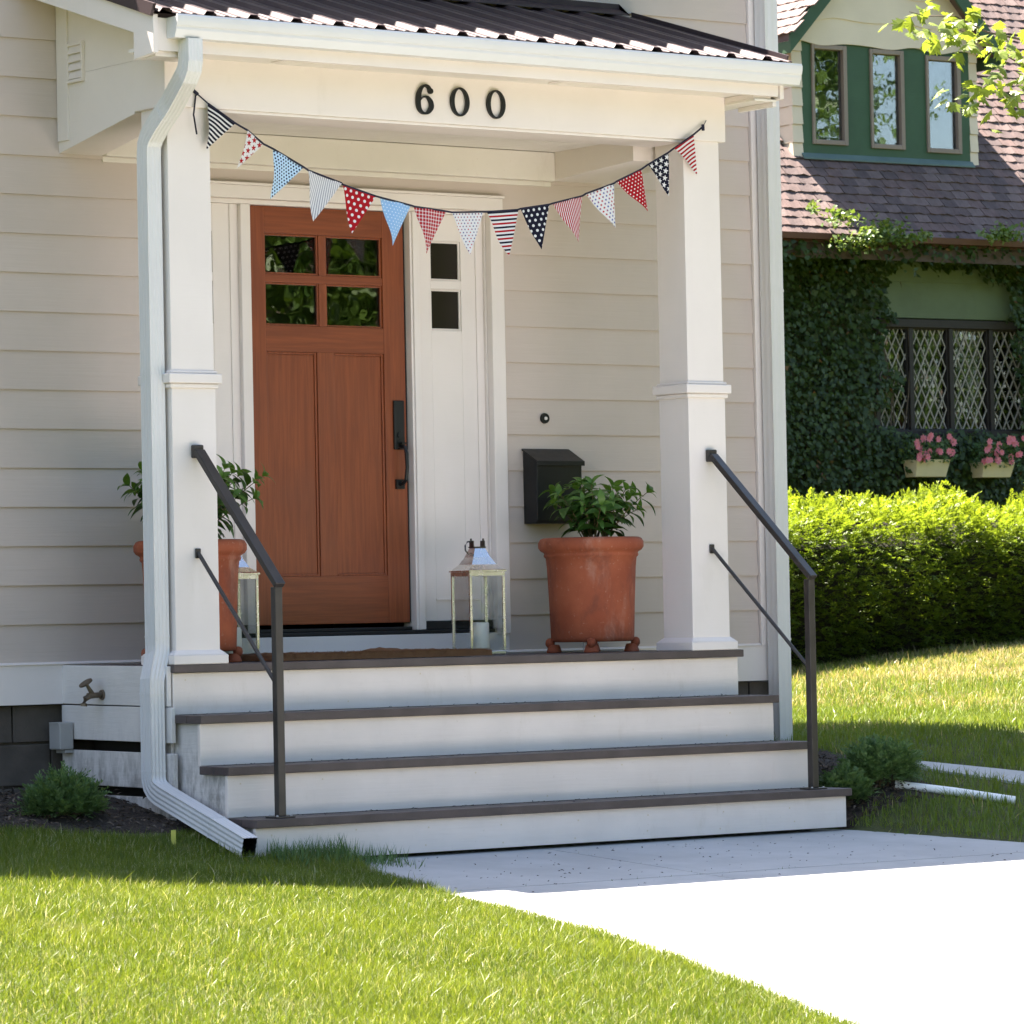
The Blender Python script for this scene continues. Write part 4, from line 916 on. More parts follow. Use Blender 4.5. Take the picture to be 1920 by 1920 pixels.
# ------------------------------------------------------------------ neighbour's cottage (its own axes, turned a little)
AN = R(-3.5); EX = np.array([math.cos(AN), math.sin(AN), 0]); EY_ = np.array([-math.sin(AN), math.cos(AN), 0])
NO = CAM+35.*ray(1680, 600); NO[2] = 0
def onN(px, py, ly):
    d = ray(px, py); k = (ly-(CAM-NO)@EY_)/(d@EY_); P = CAM+k*d; return np.array([(P-NO)@EX, ly, P[2]])
def W3(p): return tuple(NO+EX*p[0]+EY_*p[1]+np.array([0, 0, p[2]]))
MN = Matrix(((EX[0], EY_[0], 0, NO[0]), (EX[1], EY_[1], 0, NO[1]), (0, 0, 1, NO[2]), (0, 0, 0, 1)))
class NMB(MB):
    def build(s, *a, **k): s.v = [W3(p) for p in s.v]; return MB.build(s, *a, **k)
cot = thing('cottage', 'neighbouring cottage with shingled roof, green dormer and leaded window', 'house', W3((0, 0, -.2)))
EAVE = onN(1681, 444, -.42); ZE = float(EAVE[2]); SLP = math.tan(R(47)); LX0, LX1 = -5.0, 6.5
def rz(ly): return ZE+(ly+.42)*SLP
# facade with an opening for the leaded window
wl = onN(1640, 615, 0); wr = onN(1935, 640, 0); wt = onN(1780, 612, 0); wbm = onN(1780, 803, 0)
wx0, wx1, wz0, wz1 = float(wl[0]), float(wr[0]), float(wbm[2])-.02, float(wt[2])
m = NMB(); m.box(LX0, wx0, 0, .2, -1.2, ZE+.3); m.box(wx1, LX1, 0, .2, -1.2, ZE+.3); m.box(wx0, wx1, 0, .2, -1.2, wz0); m.box(wx0, wx1, 0, .2, wz1, ZE+.3)
m.box(LX0, LX0+.2, .2, 5, -1.2, ZE+.3); m.box(LX1-.2, LX1, .2, 5, -1.2, ZE+.3); m.box(LX0, LX1, 5, 5.2, -1.2, ZE+.3)
cw = m.build('wall', m_green2, cot)
gz0 = float(onN(1780, 598, -.03)[2]); gz = [gz0, float(onN(1780, 531, -.03)[2]), float(onN(1780, 465, -.03)[2])]
for k in range(2):
    m = NMB(); m.prism([(-.035, gz[k]), (-.001, gz[k]), (-.001, gz[k+1]+.01), (-.02, gz[k+1]+.01)], 0, wx0-.3, wx1+.3); m.build('siding_board', m_green2, cw)
# leaded casement window
win = NMB(); fw = .045
win.box(wx0-.04, wx1+.04, -.05, .06, wz1-.02, wz1+.05); win.box(wx0-.04, wx1+.04, -.06, .06, wz0-.05, wz0)
mull = [wx0]+[float(onN(px, 700, 0)[0]) for px in (1706, 1781, 1856)]+[float(onN(1931, 700, 0)[0])]
for q in mull: win.box(q-fw/2, q+fw/2, -.03, .06, wz0, wz1-.0205)
wo = win.build('window', m_dbrown, cot, bevel=.004)
pw, ph = .089, .178
dpane = bpy.data.meshes.new('diamond_pane'); dpane.from_pydata([(-pw/2, 0, 0), (0, 0, -ph/2), (pw/2, 0, 0), (0, 0, ph/2)], [], [(0, 1, 2, 3)]); dpane.materials.append(m_glass2)
lead = NMB()
def seg(xa, xb, za, zb, p, q):
    """clip a line to a sash rectangle and add a came"""
    t0, t1 = 0., 1.
    for (o, d, lo, hi) in ((p[0], q[0]-p[0], xa, xb), (p[1], q[1]-p[1], za, zb)):
        if abs(d) < 1e-9:
            if o < lo or o > hi: return
            continue
        u0, u1 = (lo-o)/d, (hi-o)/d
        if u0 > u1: u0, u1 = u1, u0
        t0, t1 = max(t0, u0), min(t1, u1)
    if t1-t0 < .02: return
    P = (p[0]+(q[0]-p[0])*t0, p[1]+(q[1]-p[1])*t0); Q = (p[0]+(q[0]-p[0])*t1, p[1]+(q[1]-p[1])*t1)
    lead.bar((P[0], .010, P[1]), (Q[0], .010, Q[1]), .0085, .009, (0, 1, 0))
for s in range(4):
    xa, xb = mull[s]+fw/2, mull[s+1]-fw/2; za, zb = wz0, wz1-.021
    m = NMB()
    for (q0_, q1_, s0, s1) in ((xa, xa+.014, za, zb), (xb-.014, xb, za, zb), (xa+.014, xb-.014, za, za+.014), (xa+.014, xb-.014, zb-.014, zb)): m.box(q0_, q1_, -.005, .03, s0, s1)
    m.build('sash', m_dbrown, wo, bevel=.002)
    c0_ = (xa+xb)/2; nn = 9
    for k in range(-nn, nn+1):
        for sg in (-1, 1):
            x_ = c0_+k*pw; seg(xa+.014, xb-.014, za+.014, zb-.014, (x_, za), (x_+sg*(zb-za)*pw/ph, zb))
    for i in range(-6, 7):
        for j in range(-1, 16):
            x_ = c0_+i*pw/2; z_ = za+j*ph/2
            if (i+j) % 2: continue
            if x_-pw/2 < xa-.02 or x_+pw/2 > xb+.02 or z_-ph/2 < za-.06 or z_+ph/2 > zb+.06: continue
            o = bpy.data.objects.new('pane', dpane); COL.objects.link(o); attach(o, wo)
            o.matrix_basis = MN @ Matrix.Translation((x_, .016, z_)) @ Matrix.Rotation(rnd.uniform(-.025, .025), 4, 'X') @ Matrix.Rotation(rnd.uniform(-.025, .025), 4, 'Z') @ Matrix.Diagonal((min(1, 1), 1, 1, 1))
lo = lead.build('lead_came', m_lead, wo); tag(lo, kind='stuff')
m = NMB(); m.box(wx0, wx1, .055, .058, wz0, wz1-.02); m.build('outer_glass', m_glass2, wo)
# room behind it: curtain valance and a few things on the sill
m = NMB(); nvl = 60; vs = []; fs = []
for k in range(nvl+1):
    x_ = wx0+(wx1-wx0)*k/nvl; yy = .16+.02*math.sin(k*1.9); vs += [(x_, yy, wz1-.02), (x_, yy, wz1-.17+.012*math.sin(k*.9))]
for k in range(nvl): fs.append((2*k, 2*k+2, 2*k+3, 2*k+1))
m.add(vs, fs); m.build('curtain_valance', m_valance, cot)
m = NMB(); m.box(wx0-1, wx1+1, 1.2, 1.25, -.5, ZE); m.build('dark_room_backing', m_dark, cot)  # dark backing for the window, its colour stands in for the dim room
for (q, hh, mm) in ((.16, .22, m_orange), (.34, .14, m_white), (.55, .2, m_orange), (.72, .26, m_taupe), (1.1, .16, m_white), (1.32, .2, m_orange)):
    m = NMB(); m.lathe([(0, wz0+.002), (.05, wz0+.002), (.055, wz0+hh*.5), (.03, wz0+hh*.8), (.035, wz0+hh), (0, wz0+hh)], (wx0+q, .3, 0), 12); m.build('sill_ornament', mm, cot, smooth=True)
m = NMB(); m.box(wx0-.1, wx1+.1, .2005, .42, wz0-.03, wz0); m.build('inner_sill', m_cream, cot)
# roof
m = NMB(); RYN = 4.2
m.prism([(-.42, ZE-.03), (RYN, rz(RYN)-.03), (RYN, rz(RYN)-.2), (-.42, ZE-.2)], 0, LX0, LX1)
m.prism([(2*RYN+.42, ZE-.03), (RYN, rz(RYN)-.03), (RYN, rz(RYN)-.2), (2*RYN+.42, ZE-.2)], 0, LX0, LX1)
croof = m.build('roof', SH[2], cot)
m = NMB(); m.prism([(-.455, ZE-.06), (-.525, ZE-.055), (-.535, ZE-.005), (-.525, ZE-.007), (-.515, ZE-.05), (-.465, ZE-.053), (-.465, ZE), (-.455, ZE)], 0, LX0, LX1); m.build('gutter', m_brownf, cot)
m = NMB(); m.box(LX0, LX1, -.44, -.4205, ZE-.07, ZE-.02); m.build('fascia_board', m_brownf, cot)
m = NMB(); m.box(LX0, LX1, -.42, 0, ZE-.09, ZE-.075); m.build('eave_soffit', m_dbrown, cot)
# dormer
dsill = onN(1660, 299, 0)
# find the dormer front plane: where the sill ray meets the roof
def roof_hit(px, py):
    lo_, hi_ = -.4, 4.
    for _ in range(50):
        md = (lo_+hi_)/2
        if onN(px, py, md)[2] > rz(md): lo_ = md
        else: hi_ = md
    return onN(px, py, lo_)
DYN = float(roof_hit(1660, 300)[1]); dz0 = rz(DYN)
dxl, dxr = float(onN(1483, 180, DYN)[0]), float(onN(1826, 200, DYN)[0]); dgl, dgr = float(onN(1500, 180, DYN)[0]), float(onN(1813, 200, DYN)[0])
dzt = float(onN(1660, 66, DYN)[2]); dcx = (dxl+dxr)/2; GP = math.tan(R(47)); dhw = (dxr-dxl)/2; dap = dzt+GP*dhw
m = NMB(); m.prism([(dxl+.01, dz0-.05), (dxr-.01, dz0-.05), (dxr-.01, dzt), (dcx, dap-.02), (dxl+.01, dzt)], 1, DYN+.02, DYN+4.)
dorm = m.build('dormer', m_cream, cot)
WN = [((1516.5, 86.7), (1584, 271)), ((1626, 96), (1691, 279)), ((1731, 108), (1797, 287))]
rects = [(float(onN(*a, DYN)[0]), float(onN(*c, DYN)[0]), float(onN((a[0]+c[0])/2, c[1], DYN)[2]), float(onN((a[0]+c[0])/2, a[1], DYN)[2])) for a, c in WN]
# green front built round the windows
m = NMB(); z0_, z1_ = dz0-.03, dzt+.03; xsn = [dgl]+[v for r_ in rects for v in r_[:2]]+[dgr]
for k in range(0, len(xsn), 2): m.box(xsn[k], xsn[k+1], DYN-.03, DYN+.0195, z0_, z1_)
for (xa, xb, za, zb) in rects: m.box(xa, xb, DYN-.03, DYN+.0195, z0_, za); m.box(xa, xb, DYN-.03, DYN+.0195, zb, z1_)
m.build('dormer_front', m_green, dorm)
for (xa, xb, za, zb) in rects:
    m = NMB(); f_ = .034
    for (q0_, q1_, s0, s1) in ((xa-.006, xa+f_*.6, za-.006, zb+.006), (xb-f_, xb+.006, za-.006, zb+.006), (xa+f_*.6, xb-f_, za-.006, za+f_), (xa+f_*.6, xb-f_, zb-f_, zb+.006)): m.box(q0_, q1_, DYN-.05, DYN+.015, s0, s1)
    m.build('window_frame', m_taupe, dorm, bevel=.004)
    m = NMB(); m.box(xa+f_*.6, xb-f_, DYN-.01, DYN-.006, za+f_, zb-f_); m.build('pane', m_glass2, dorm)
    m = NMB(); m.box(xa+f_*.6-.001, xb-f_+.001, DYN+.016, DYN+.0185, za+f_, zb-f_); m.build('dark_pane_backing', m_dark, dorm)  # dark sheet behind the glass, the unlit room put into its colour
# cream lap siding at the dormer's corners and left side
zz = dz0-.05; dd = .155
while zz < dzt:
    for (xa, xb) in ((dxl-.012, dgl-.001), (dgr+.001, dxr+.012)):
        m = NMB(); m.prism([(DYN-.04, zz), (DYN+.019, zz), (DYN+.019, zz+dd-.002), (DYN-.026, zz+dd-.002)], 0, xa, xb); m.build('corner_board', m_cream, dorm)
    ya = DYN+.02; yb = min(DYN+3.9, DYN+(zz+dd-dz0)/SLP+.3)
    m = NMB(); m.prism([(dxl-.012, zz), (dxl+.009, zz), (dxl+.009, zz+dd-.002), (dxl-.002, zz+dd-.002)], 1, ya, yb); m.build('siding_board', m_cream, dorm)
    zz += dd
# wavy-edged gable boards
wz = [float(onN(1660, 92, DYN)[2]), float(onN(1660, 46, DYN)[2]), float(onN(1660, -4, DYN)[2]), float(onN(1660, -54, DYN)[2]), float(onN(1660, -104, DYN)[2]), float(onN(1660, -154, DYN)[2])]
for k in range(5):
    zb_, zt_ = wz[k], wz[k+1]+.03; n = 64; vs = []; fs = []; yo = DYN-.055-.0
    for i in range(n+1):
        u_ = i/n; x_ = dxl-.1+(dxr-dxl+.2)*u_; lim = dap-.0-abs(x_-dcx)*GP+.06
        wv = .014*math.sin(u_*2*math.pi*3.6+k*1.4)+.006*math.sin(u_*31+k)
        zl = min(zb_+wv, lim-.01); zh = min(zt_, lim)
        vs += [(x_, yo, zl), (x_, yo+.02, zl), (x_, yo+.022, max(zh, zl+.004)), (x_, yo+.012, max(zh, zl+.004))]
    for i in range(n):
        o = 4*i
        for j in range(4): fs.append((o+j, o+(j+1) % 4, o+4+(j+1) % 4, o+4+j))
    fs += [(0, 1, 2, 3), (4*n+3, 4*n+2, 4*n+1, 4*n)]
    m = NMB(); m.add(vs, fs); m.build('wavy_board', m_cream, dorm)
m = NMB(); m.hexa([(dgl-.02, DYN-.07, dz0-.035), (dgr+.02, DYN-.07, dz0-.035), (dgr+.02, DYN-.0305, dz0+.01), (dgl-.02, DYN-.0305, dz0+.01), (dgl-.02, DYN-.07, dz0-.022), (dgr+.02, DYN-.07, dz0-.022), (dgr+.02, DYN-.0305, dz0+.023), (dgl-.02, DYN-.0305, dz0+.023)]); m.build('sill_flashing', m_teal, dorm)
# dormer roof slopes + rakes
oh = .16
for sg in (-1, 1):
    def dr(t): return (dcx+sg*(dhw+oh)*t, dap+.03-GP*(dhw+oh)*t)
    (xa, za), (xb, zb) = dr(0), dr(1)
    m = NMB(); m.hexa([(xa, DYN-.2, za), (xb, DYN-.2, zb), (xb, DYN+4.2, zb), (xa, DYN+4.2, za), (xa, DYN-.2, za+.07), (xb, DYN-.2, zb+.07), (xb, DYN+4.2, zb+.07), (xa, DYN+4.2, za+.07)]); m.build('dormer_roof', SH[1], dorm)
    m = NMB(); m.hexa([(xa, DYN-.225, za-.1), (xb, DYN-.225, zb-.1), (xb, DYN-.2005, zb-.1), (xa, DYN-.2005, za-.1), (xa, DYN-.225, za+.06), (xb, DYN-.225, zb+.06), (xb, DYN-.2005, zb+.06), (xa, DYN-.2005, za+.06)]); m.build('rake_board', m_green, dorm)
    m = NMB(); m.box(min(xb, xb-sg*.02), max(xb, xb-sg*.02), DYN-.2, DYN+2.5, zb-.10, zb-.001); m.build('dormer_fascia', m_green, dorm)
# shingles: the ones in view are pieces of their own, the rest one part
shm = []
for v in range(4):
    g_ = random.Random(v); n = 5; vs = []; fs = []; wd, ln, th_ = .146, .152, .009
    for i in range(n+1):
        x_ = -wd/2+wd*i/n; e = .006*math.sin(i*1.7+v*2)+g_.uniform(-.003, .003); lift = .007+.005*math.sin(i*1.3+v)
        vs += [(x_, e, th_+lift), (x_, e, lift-.004), (x_, ln, .003), (x_, ln, .0)]
    for i in range(n):
        o = 4*i; fs += [(o, o+4, o+6, o+2), (o+1, o, o+4, o+5)[::-1]]
    fs += [(0, 2, 3, 1), (4*n, 4*n+1, 4*n+3, 4*n+2)]
    me = bpy.data.meshes.new('shingle'); me.from_pydata(vs, [], fs); me.materials.append(SH[v]); shm.append(me)
sa = math.atan(SLP); EXPO = .108; cand = []
RO = Matrix.Rotation(sa, 4, 'X')
def pxl(P):
    d = np.array(P)-CAM; z_ = d@fwd; return 960+F_PX*(d@RT)/z_, 960-F_PX*(d@UP)/z_
for row in range(42):
    s_ = row*EXPO-.03; ly = -.42+s_*math.cos(sa); lz = ZE+s_*math.sin(sa)
    x_ = LX0+.08+(row % 3)*.05+rnd.uniform(-.01, .01)
    while x_ < LX1-.1:
        inside = (dxl-.02 < x_ < dxr+.02) and ly > DYN-.02
        if not inside:
            px, py = pxl(W3((x_, ly, lz))); vis = 1425 < px < 1935 and -25 < py < 470 and not (1490 < px < 1832 and py < 285)
            cand.append((vis, row, Matrix.Translation((x_+rnd.uniform(-.004, .004), ly, lz)) @ RO @ Matrix.Rotation(rnd.uniform(-.02, .02), 4, 'Z') @ Matrix.Translation((0, 0, rnd.uniform(0, .003)+.002*(row % 2))), rnd.randint(0, 3)))
        x_ += .149
vis_ = [c for c in cand if c[0]]; vis_.sort(key=lambda c: c[1]); single = vis_[:300]; rest = vis_[300:]+[c for c in cand if not c[0] and abs(c[2].translation.x-.3) < 3.2]
for (_, _, mt_, v) in single:
    o = bpy.data.objects.new('shingle', shm[v]); COL.objects.link(o); attach(o, croof); o.matrix_basis = MN @ mt_
rv = []; rf = []
for (_, _, mt_, v) in rest:
    b0_ = len(rv); mm = MN @ mt_; rv += [tuple(mm @ q.co) for q in shm[v].vertices]; rf += [tuple(i+b0_ for i in p.vertices) for p in shm[v].polygons]
tag(MB().add(rv, rf).build('shingle_field', SH[1], croof, fix=False), kind='stuff')
dsv = []; dsf = []
for sg in (-1,):
    an = math.atan(GP); ex_ = np.array([0, 1, 0.]); sl_ = np.array([sg*-1*math.cos(an), 0, math.sin(an)]); nn_ = np.array([sg*math.sin(an), 0, math.cos(an)])
    org = np.array([dcx+sg*(dhw+oh+.02), DYN-.24, dap+.03-GP*(dhw+oh+.02)+.075])
    for row in range(8):
        for k in range(12):
            mt_ = shm[(row+k) % 4]; o_ = org+sl_*row*.11+ex_*(k*.149+(row % 3)*.05)
            b0_ = len(dsv)
            dsv += [W3(o_+ex_*q.co.x+sl_*q.co.y+nn_*q.co.z) for q in mt_.vertices]; dsf += [tuple(i+b0_ for i in p.vertices) for p in mt_.polygons]
tag(MB().add(dsv, dsf).build('dormer_shingles', SH[3], dorm, fix=True), kind='stuff')

# ivy on the cottage wall
def ivy_mask(px, py):
    """where the wall is grown over (coordinates of the wall plane seen from the front)"""
    n1 = mnoise.noise((px*.012, py*.012, 3.1))*38+mnoise.noise((px*.04, py*.04, 8))*16
    if py > 806+n1*.5: return True
    if px < 1668+n1-(py-600)*.03 and py > 445: return True
    if py < 508+n1*1.2+max(0, abs(px-1775)-80)*.25: return True
    if px > (1888 if py < 600 else 1908)+n1*.6: return True
    return False
IV = []
while len(IV) < 15000:
    px = rnd.uniform(1425, 1990); py = rnd.uniform(452, 1010)
    if ivy_mask(px, py): IV.append(onN(px, py, -rnd.uniform(.03, .17)-(.10 if rnd.random() < .15 else 0)))
for _ in range(2200): IV.append(onN(rnd.uniform(1425, 1990), 448+abs(rnd.gauss(0, 22))+12*mnoise.noise((_*.7, 1, 1)), -rnd.uniform(.08, .50)))
IV = np.array(IV); n = len(IV)
Dl = np.stack([rng.normal(size=n)*.7, -rng.uniform(.1, .6, n), -rng.uniform(.2, 1.2, n)], 1); Nl = np.stack([rng.normal(size=n)*.45, -np.ones(n), rng.uniform(.0, .9, n)], 1)
def toW(A): return NO+A[:, :1]*EX+A[:, 1:2]*EY_+A[:, 2:3]*np.array([[0, 0, 1]])
def dirW(A): return A[:, :1]*EX+A[:, 1:2]*EY_+A[:, 2:3]*np.array([[0, 0, 1]])
V, Fq = leaf_cards(toW(IV), dirW(Dl), dirW(Nl), (.026+.052*rng.random(n)**1.6), (.026+.045*rng.random(n)**1.6), .12)
ivy = thing('ivy', 'dark green ivy covering the cottage wall around the window', 'ivy', W3((float(onN(1550, 900, -.1)[0]), -.1, -.2)))
tag(raw_mesh('foliage', V, Fq, m_ivy, ivy), kind='stuff')
m = NMB()
for k in range(16):
    px = 1450+k*16+rnd.uniform(-6, 6); pts = []
    for py in range(980, 470, -60): px += rnd.uniform(-14, 14); pts.append(tuple(onN(px, py, -.02)))
    m.tube(pts, [.009-.0007*i for i in range(len(pts))], 5)
m.build('stem', m_bark, ivy)
# sunlit shoots creeping over the gutter, the sun put into their leaf colour
SP = []
for (cx_, cy_, sx_, sy_, nn_) in ((1650, 437, 38, 20, 420), (1575, 408, 26, 14, 150), (1525, 390, 10, 8, 40), (1700, 448, 30, 9, 120), (1735, 440, 12, 6, 50), (1880, 440, 34, 12, 260), (1610, 455, 45, 12, 200)):
    for _ in range(nn_):
        px, py = rnd.gauss(cx_, sx_*.6), rnd.gauss(cy_, sy_*.6); ly = -.58-rnd.uniform(0, .14) if py > 430 else -.58+(430-py)*.0055+rnd.uniform(-.1, 0)
        SP.append(onN(px, py, ly))
SP = np.array(SP); n = len(SP); V, Fq = leaf_cards(toW(SP), dirW(rand_dirs(n)+np.array([0, -.3, .1])), dirW(rand_dirs(n)*.7+np.array([0, -.3, .8])), rng.uniform(.03, .06, n), rng.uniform(.025, .05, n), .15)
tag(raw_mesh('sunlit_shoots', V, Fq, m_ivyl, ivy), kind='stuff')

# flower boxes under the window
def flower_box(pxa, pxb, pyt, pyb, lab, lab2, seed):
    g_ = np.random.default_rng(seed); a = onN(pxa, pyt, -.32); c = onN(pxb, pyb, -.32); xa, xb, zt, zb = float(a[0]), float(c[0]), float(a[2]), float(c[2])
    t = thing('flower_box', lab, 'flower box', W3(((xa+xb)/2, -.25, zb)), 'cream flower boxes under the leaded window'); m = NMB()
    i_ = .03; m.hexa([(xa+i_*.3, -.30, zb), (xb-i_, -.30, zb), (xb-i_, -.16, zb), (xa+i_*.3, -.16, zb), (xa, -.33, zt), (xb, -.33, zt), (xb, -.13, zt), (xa, -.13, zt)]); m.build('box_body', m_box, t, bevel=.004)
    m = NMB(); m.box((xa+xb)/2-.06, (xa+xb)/2+.06, -.1585, -.0, zb+.02, zb+.05); m.build('bracket', m_dbrown, t)
    f = thing('pink_flowers', lab2, 'flowers', W3(((xa+xb)/2, -.23, zt)), 'pink flowers in the flower boxes'); n = 560
    P = np.stack([g_.uniform(xa-.06, xb+.05, n), g_.uniform(-.37, -.1, n), zt+g_.uniform(-.03, .15, n)], 1); V, Fq = leaf_cards(toW(P), dirW(rand_dirs(n, g_)+np.array([0, -.2, .1])), dirW(rand_dirs(n, g_)*.6+np.array([0, -.5, .6])), g_.uniform(.03, .05, n), g_.uniform(.02, .035, n)); tag(raw_mesh('foliage', V, Fq, m_yew, f), kind='stuff')
    for k in range(24):
        p = np.array([g_.uniform(xa-.06, xb+.06), g_.uniform(-.40, -.32), zt+g_.uniform(-.01, .21)]); q = 7; an = np.arange(q)*2*math.pi/q+g_.uniform(0, 1)
        Dd = np.stack([np.cos(an), np.full(q, -.25), np.sin(an)], 1); V, Fq = leaf_cards(toW(np.repeat(p[None], q, 0)), dirW(Dd), dirW(np.repeat(np.array([[0., -1, .4]]), q, 0)), np.full(q, g_.uniform(.028, .042)), np.full(q, .034), .1); raw_mesh('blossom', V, Fq, m_pink, f)
flower_box(1718, 1782, 861, 894, 'left cream flower box, nearer our house', 'pink flowers in the left flower box', 1)
flower_box(1843, 1903, 866, 895, 'right cream flower box at the picture edge', 'pink flowers in the right flower box', 2)

# ------------------------------------------------------------------ hedge
hb = onN(1700, 1235, -3.6); HY = -3.6
hz1 = float(onN(1700, 934, HY)[2]); hx0, hx1 = float(onN(1440, 1000, HY)[0])-.6, float(onN(1920, 1000, HY)[0])+1.2
hg = thing('hedge', 'clipped green hedge with sunlit top in front of the cottage', 'hedge', W3((float(hb[0]), HY+.5, float(hb[2]))))
HD = 1.15
def hedge_ground(lx, ly): P = NO[:, None]+EX[:, None]*lx+EY_[:, None]*ly; return terrain(P[0], P[1])
def hnoise(a, c): return np.array([mnoise.noise((u*1.7, v*1.7, 4.))*.10+mnoise.noise((u*5, v*5, 9.))*.05 for u, v in zip(a, c)])
n = 8600; lx = rng.uniform(hx0, hx1, n); s_ = rng.random(n)*(1.45+HD*.8)
zg = hedge_ground(lx, np.full(n, HY)); H = hz1-zg; front = s_ < 1.45; f_ = np.where(front, s_/1.45, 1.)
ly = np.where(front, HY, HY+(s_-1.45)); lz = zg+.04+(H-.09)*f_
rr = .30                                                      # rounded upper edge
up_ = np.clip((lz-(hz1-.05-rr))/rr, 0, 1); cu = np.sqrt(np.clip(1-up_**2, 0, 1))
ly = np.where(front, ly+rr*(1-cu)+.12*np.clip((.4-f_)/.4, 0, 1), ly+.25)
ny_ = np.where(front, -cu, -.1); nz_ = np.where(front, up_, 1.)
dn = hnoise(lx, lz+ly*.7)*1.5; inset = rng.random(n)**1.3*.24; off = dn-inset
A = np.stack([lx, ly+ny_*off, lz+nz_*off], 1); top = (f_ > .85) & (rng.random(n) < .12); A[:, 2] += np.where(top, rng.uniform(.0, .07, n), 0)
Dl = np.stack([rng.normal(size=n)*.7, ny_+rng.normal(size=n)*.35-.15, nz_*.9+.35+rng.normal(size=n)*.35], 1)
V, Fq = fronds(toW(A), dirW(Dl), rng.uniform(.06, .15, n), 14, .038, .0125, rng)
sunlit_growth = np.repeat(np.clip(nz_*1.1+dn*2-inset*2.5, 0, 1), 14*5)*np.tile(np.repeat(np.linspace(.45, 1, 14), 5), n)   # sunlit top painted lighter, plus new growth at the shoot tips
tag(raw_mesh('foliage', V, Fq, m_hedge, hg, attr=sunlit_growth), kind='stuff')
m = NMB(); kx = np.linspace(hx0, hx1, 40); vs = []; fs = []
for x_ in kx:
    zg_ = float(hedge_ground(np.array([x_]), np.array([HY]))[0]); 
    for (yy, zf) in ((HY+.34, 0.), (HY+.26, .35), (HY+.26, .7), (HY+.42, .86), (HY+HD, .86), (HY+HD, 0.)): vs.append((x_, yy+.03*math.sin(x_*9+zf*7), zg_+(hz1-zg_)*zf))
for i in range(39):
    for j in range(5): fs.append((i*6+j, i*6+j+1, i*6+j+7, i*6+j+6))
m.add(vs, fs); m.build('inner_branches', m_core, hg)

# ------------------------------------------------------------------ trees
def limb(m, a, b, r0_, r1_, bend, g_, n=6):
    a, b = Vector(a), Vector(b); pts = []
    for k in range(n+1):
        t_ = k/n; p = a.lerp(b, t_)+Vector((g_.uniform(-1, 1), g_.uniform(-1, 1), g_.uniform(-.3, 1)))*bend*math.sin(math.pi*t_); pts.append(p)
    m.tube(pts, [r0_+(r1_-r0_)*k/n for k in range(n+1)], 7); return pts
def tree(name, x, y, h, rad, label, seed, nleaf, lsz, mat, group, share=None, z=None):
    g_ = random.Random(seed); gn = np.random.default_rng(seed); z = T(x, y) if z is None else z; t = thing(name, label, 'tree', (x, y, z), group)
    if share:
        for ch in share.children:
            c = ch.copy(); COL.objects.link(c); c.parent = t; c.matrix_parent_inverse = Matrix.Translation(BASE[t.name]).inverted()
            s_ = h/share['h']; c.matrix_basis = Matrix.Translation((x, y, z)) @ Matrix.Rotation(seed*1.3, 4, 'Z') @ Matrix.Scale(s_, 4) @ Matrix.Translation(-BASE[share.name])
        return t
    t['h'] = h; m = MB(); top = Vector((x+g_.uniform(-.3, .3), y, z+h*.62)); limb(m, (x, y, z-.2), top, h*.028, h*.012, .15, g_)
    cl = []
    for k in range(26):
        a = k*2.4+g_.uniform(-.3, .3); el = g_.uniform(-.75, 1.); rr_ = rad*g_.uniform(.45, 1.)*math.cos(el*.9); c = Vector((x+rr_*math.cos(a), y+rr_*math.sin(a), z+h*.58+h*.36*math.sin(el*1.2)))
        s0 = Vector((x, y, z)).lerp(top, g_.uniform(.5, .95)); limb(m, s0, c, h*.009, h*.003, .25, g_); cl.append((c, rad*g_.uniform(.26, .44)))
    m.build('trunk', m_bark, t)
    k = gn.integers(0, len(cl), nleaf); cc = np.array([c[0] for c in cl])[k]; rr_ = np.array([c[1] for c in cl])[k]; dv = rand_dirs(nleaf, gn)*(gn.random(nleaf)**.5)[:, None]; P = cc+dv*rr_[:, None]*np.array([1, 1, .75])
    V, Fq = leaf_cards(P, rand_dirs(nleaf, gn)+np.array([0, 0, -.2]), rand_dirs(nleaf, gn)*.7+np.array([0, 0, .8]), gn.uniform(.7, 1.3, nleaf)*lsz, gn.uniform(.6, 1., nleaf)*lsz*.7, .2)
    tag(raw_mesh('crown', V, Fq, mat, t), kind='stuff'); return t
# row of trees across the street (behind the camera, mirrored in the window glass)
st0 = tree('street_tree', 15, -23, 9.5, 4.2, 'broad leafy tree across the street, mirrored in the door glass', 3, 38000, .16, m_treeleaf, 'trees across the street')
for i, (x, y, h) in enumerate(((22, -27, 12), (28.3, -20, 14), (9.5, -30, 12), (39, -25, 8.5), (46, -20, 10), (2, -38, 13), (-10, -42, 12), (58, -30, 15))):
    tree('street_tree', x, y, h, 4, ['tall leafy tree across the street, second in the row', 'leafy tree across the street opposite the right lawn', 'tall tree across the street behind the first one', 'tree across the street mirrored in the dormer', 'leafy tree across the street beyond the dormer one', 'tree across the street behind the photographer', 'tree across the street left of the photographer', 'tallest tree across the street at far right'][i], i+5, 0, 0, None, 'trees across the street', st0)
# understorey hedge across the street
hx = thing('street_hedge', 'long dark shrub border across the street', 'hedge', (20, -34, T(20, -34)))
n = 20000; P = np.stack([rng.uniform(-25, 75, n), rng.uniform(-37, -33, n), rng.random(n)**.8*5.0-2.2], 1); P[:, 2] *= 1; V, Fq = leaf_cards(P, rand_dirs(n), rand_dirs(n), rng.uniform(.25, .45, n), rng.uniform(.2, .35, n)); tag(raw_mesh('foliage', V, Fq, m_treeleaf, hx), kind='stuff')

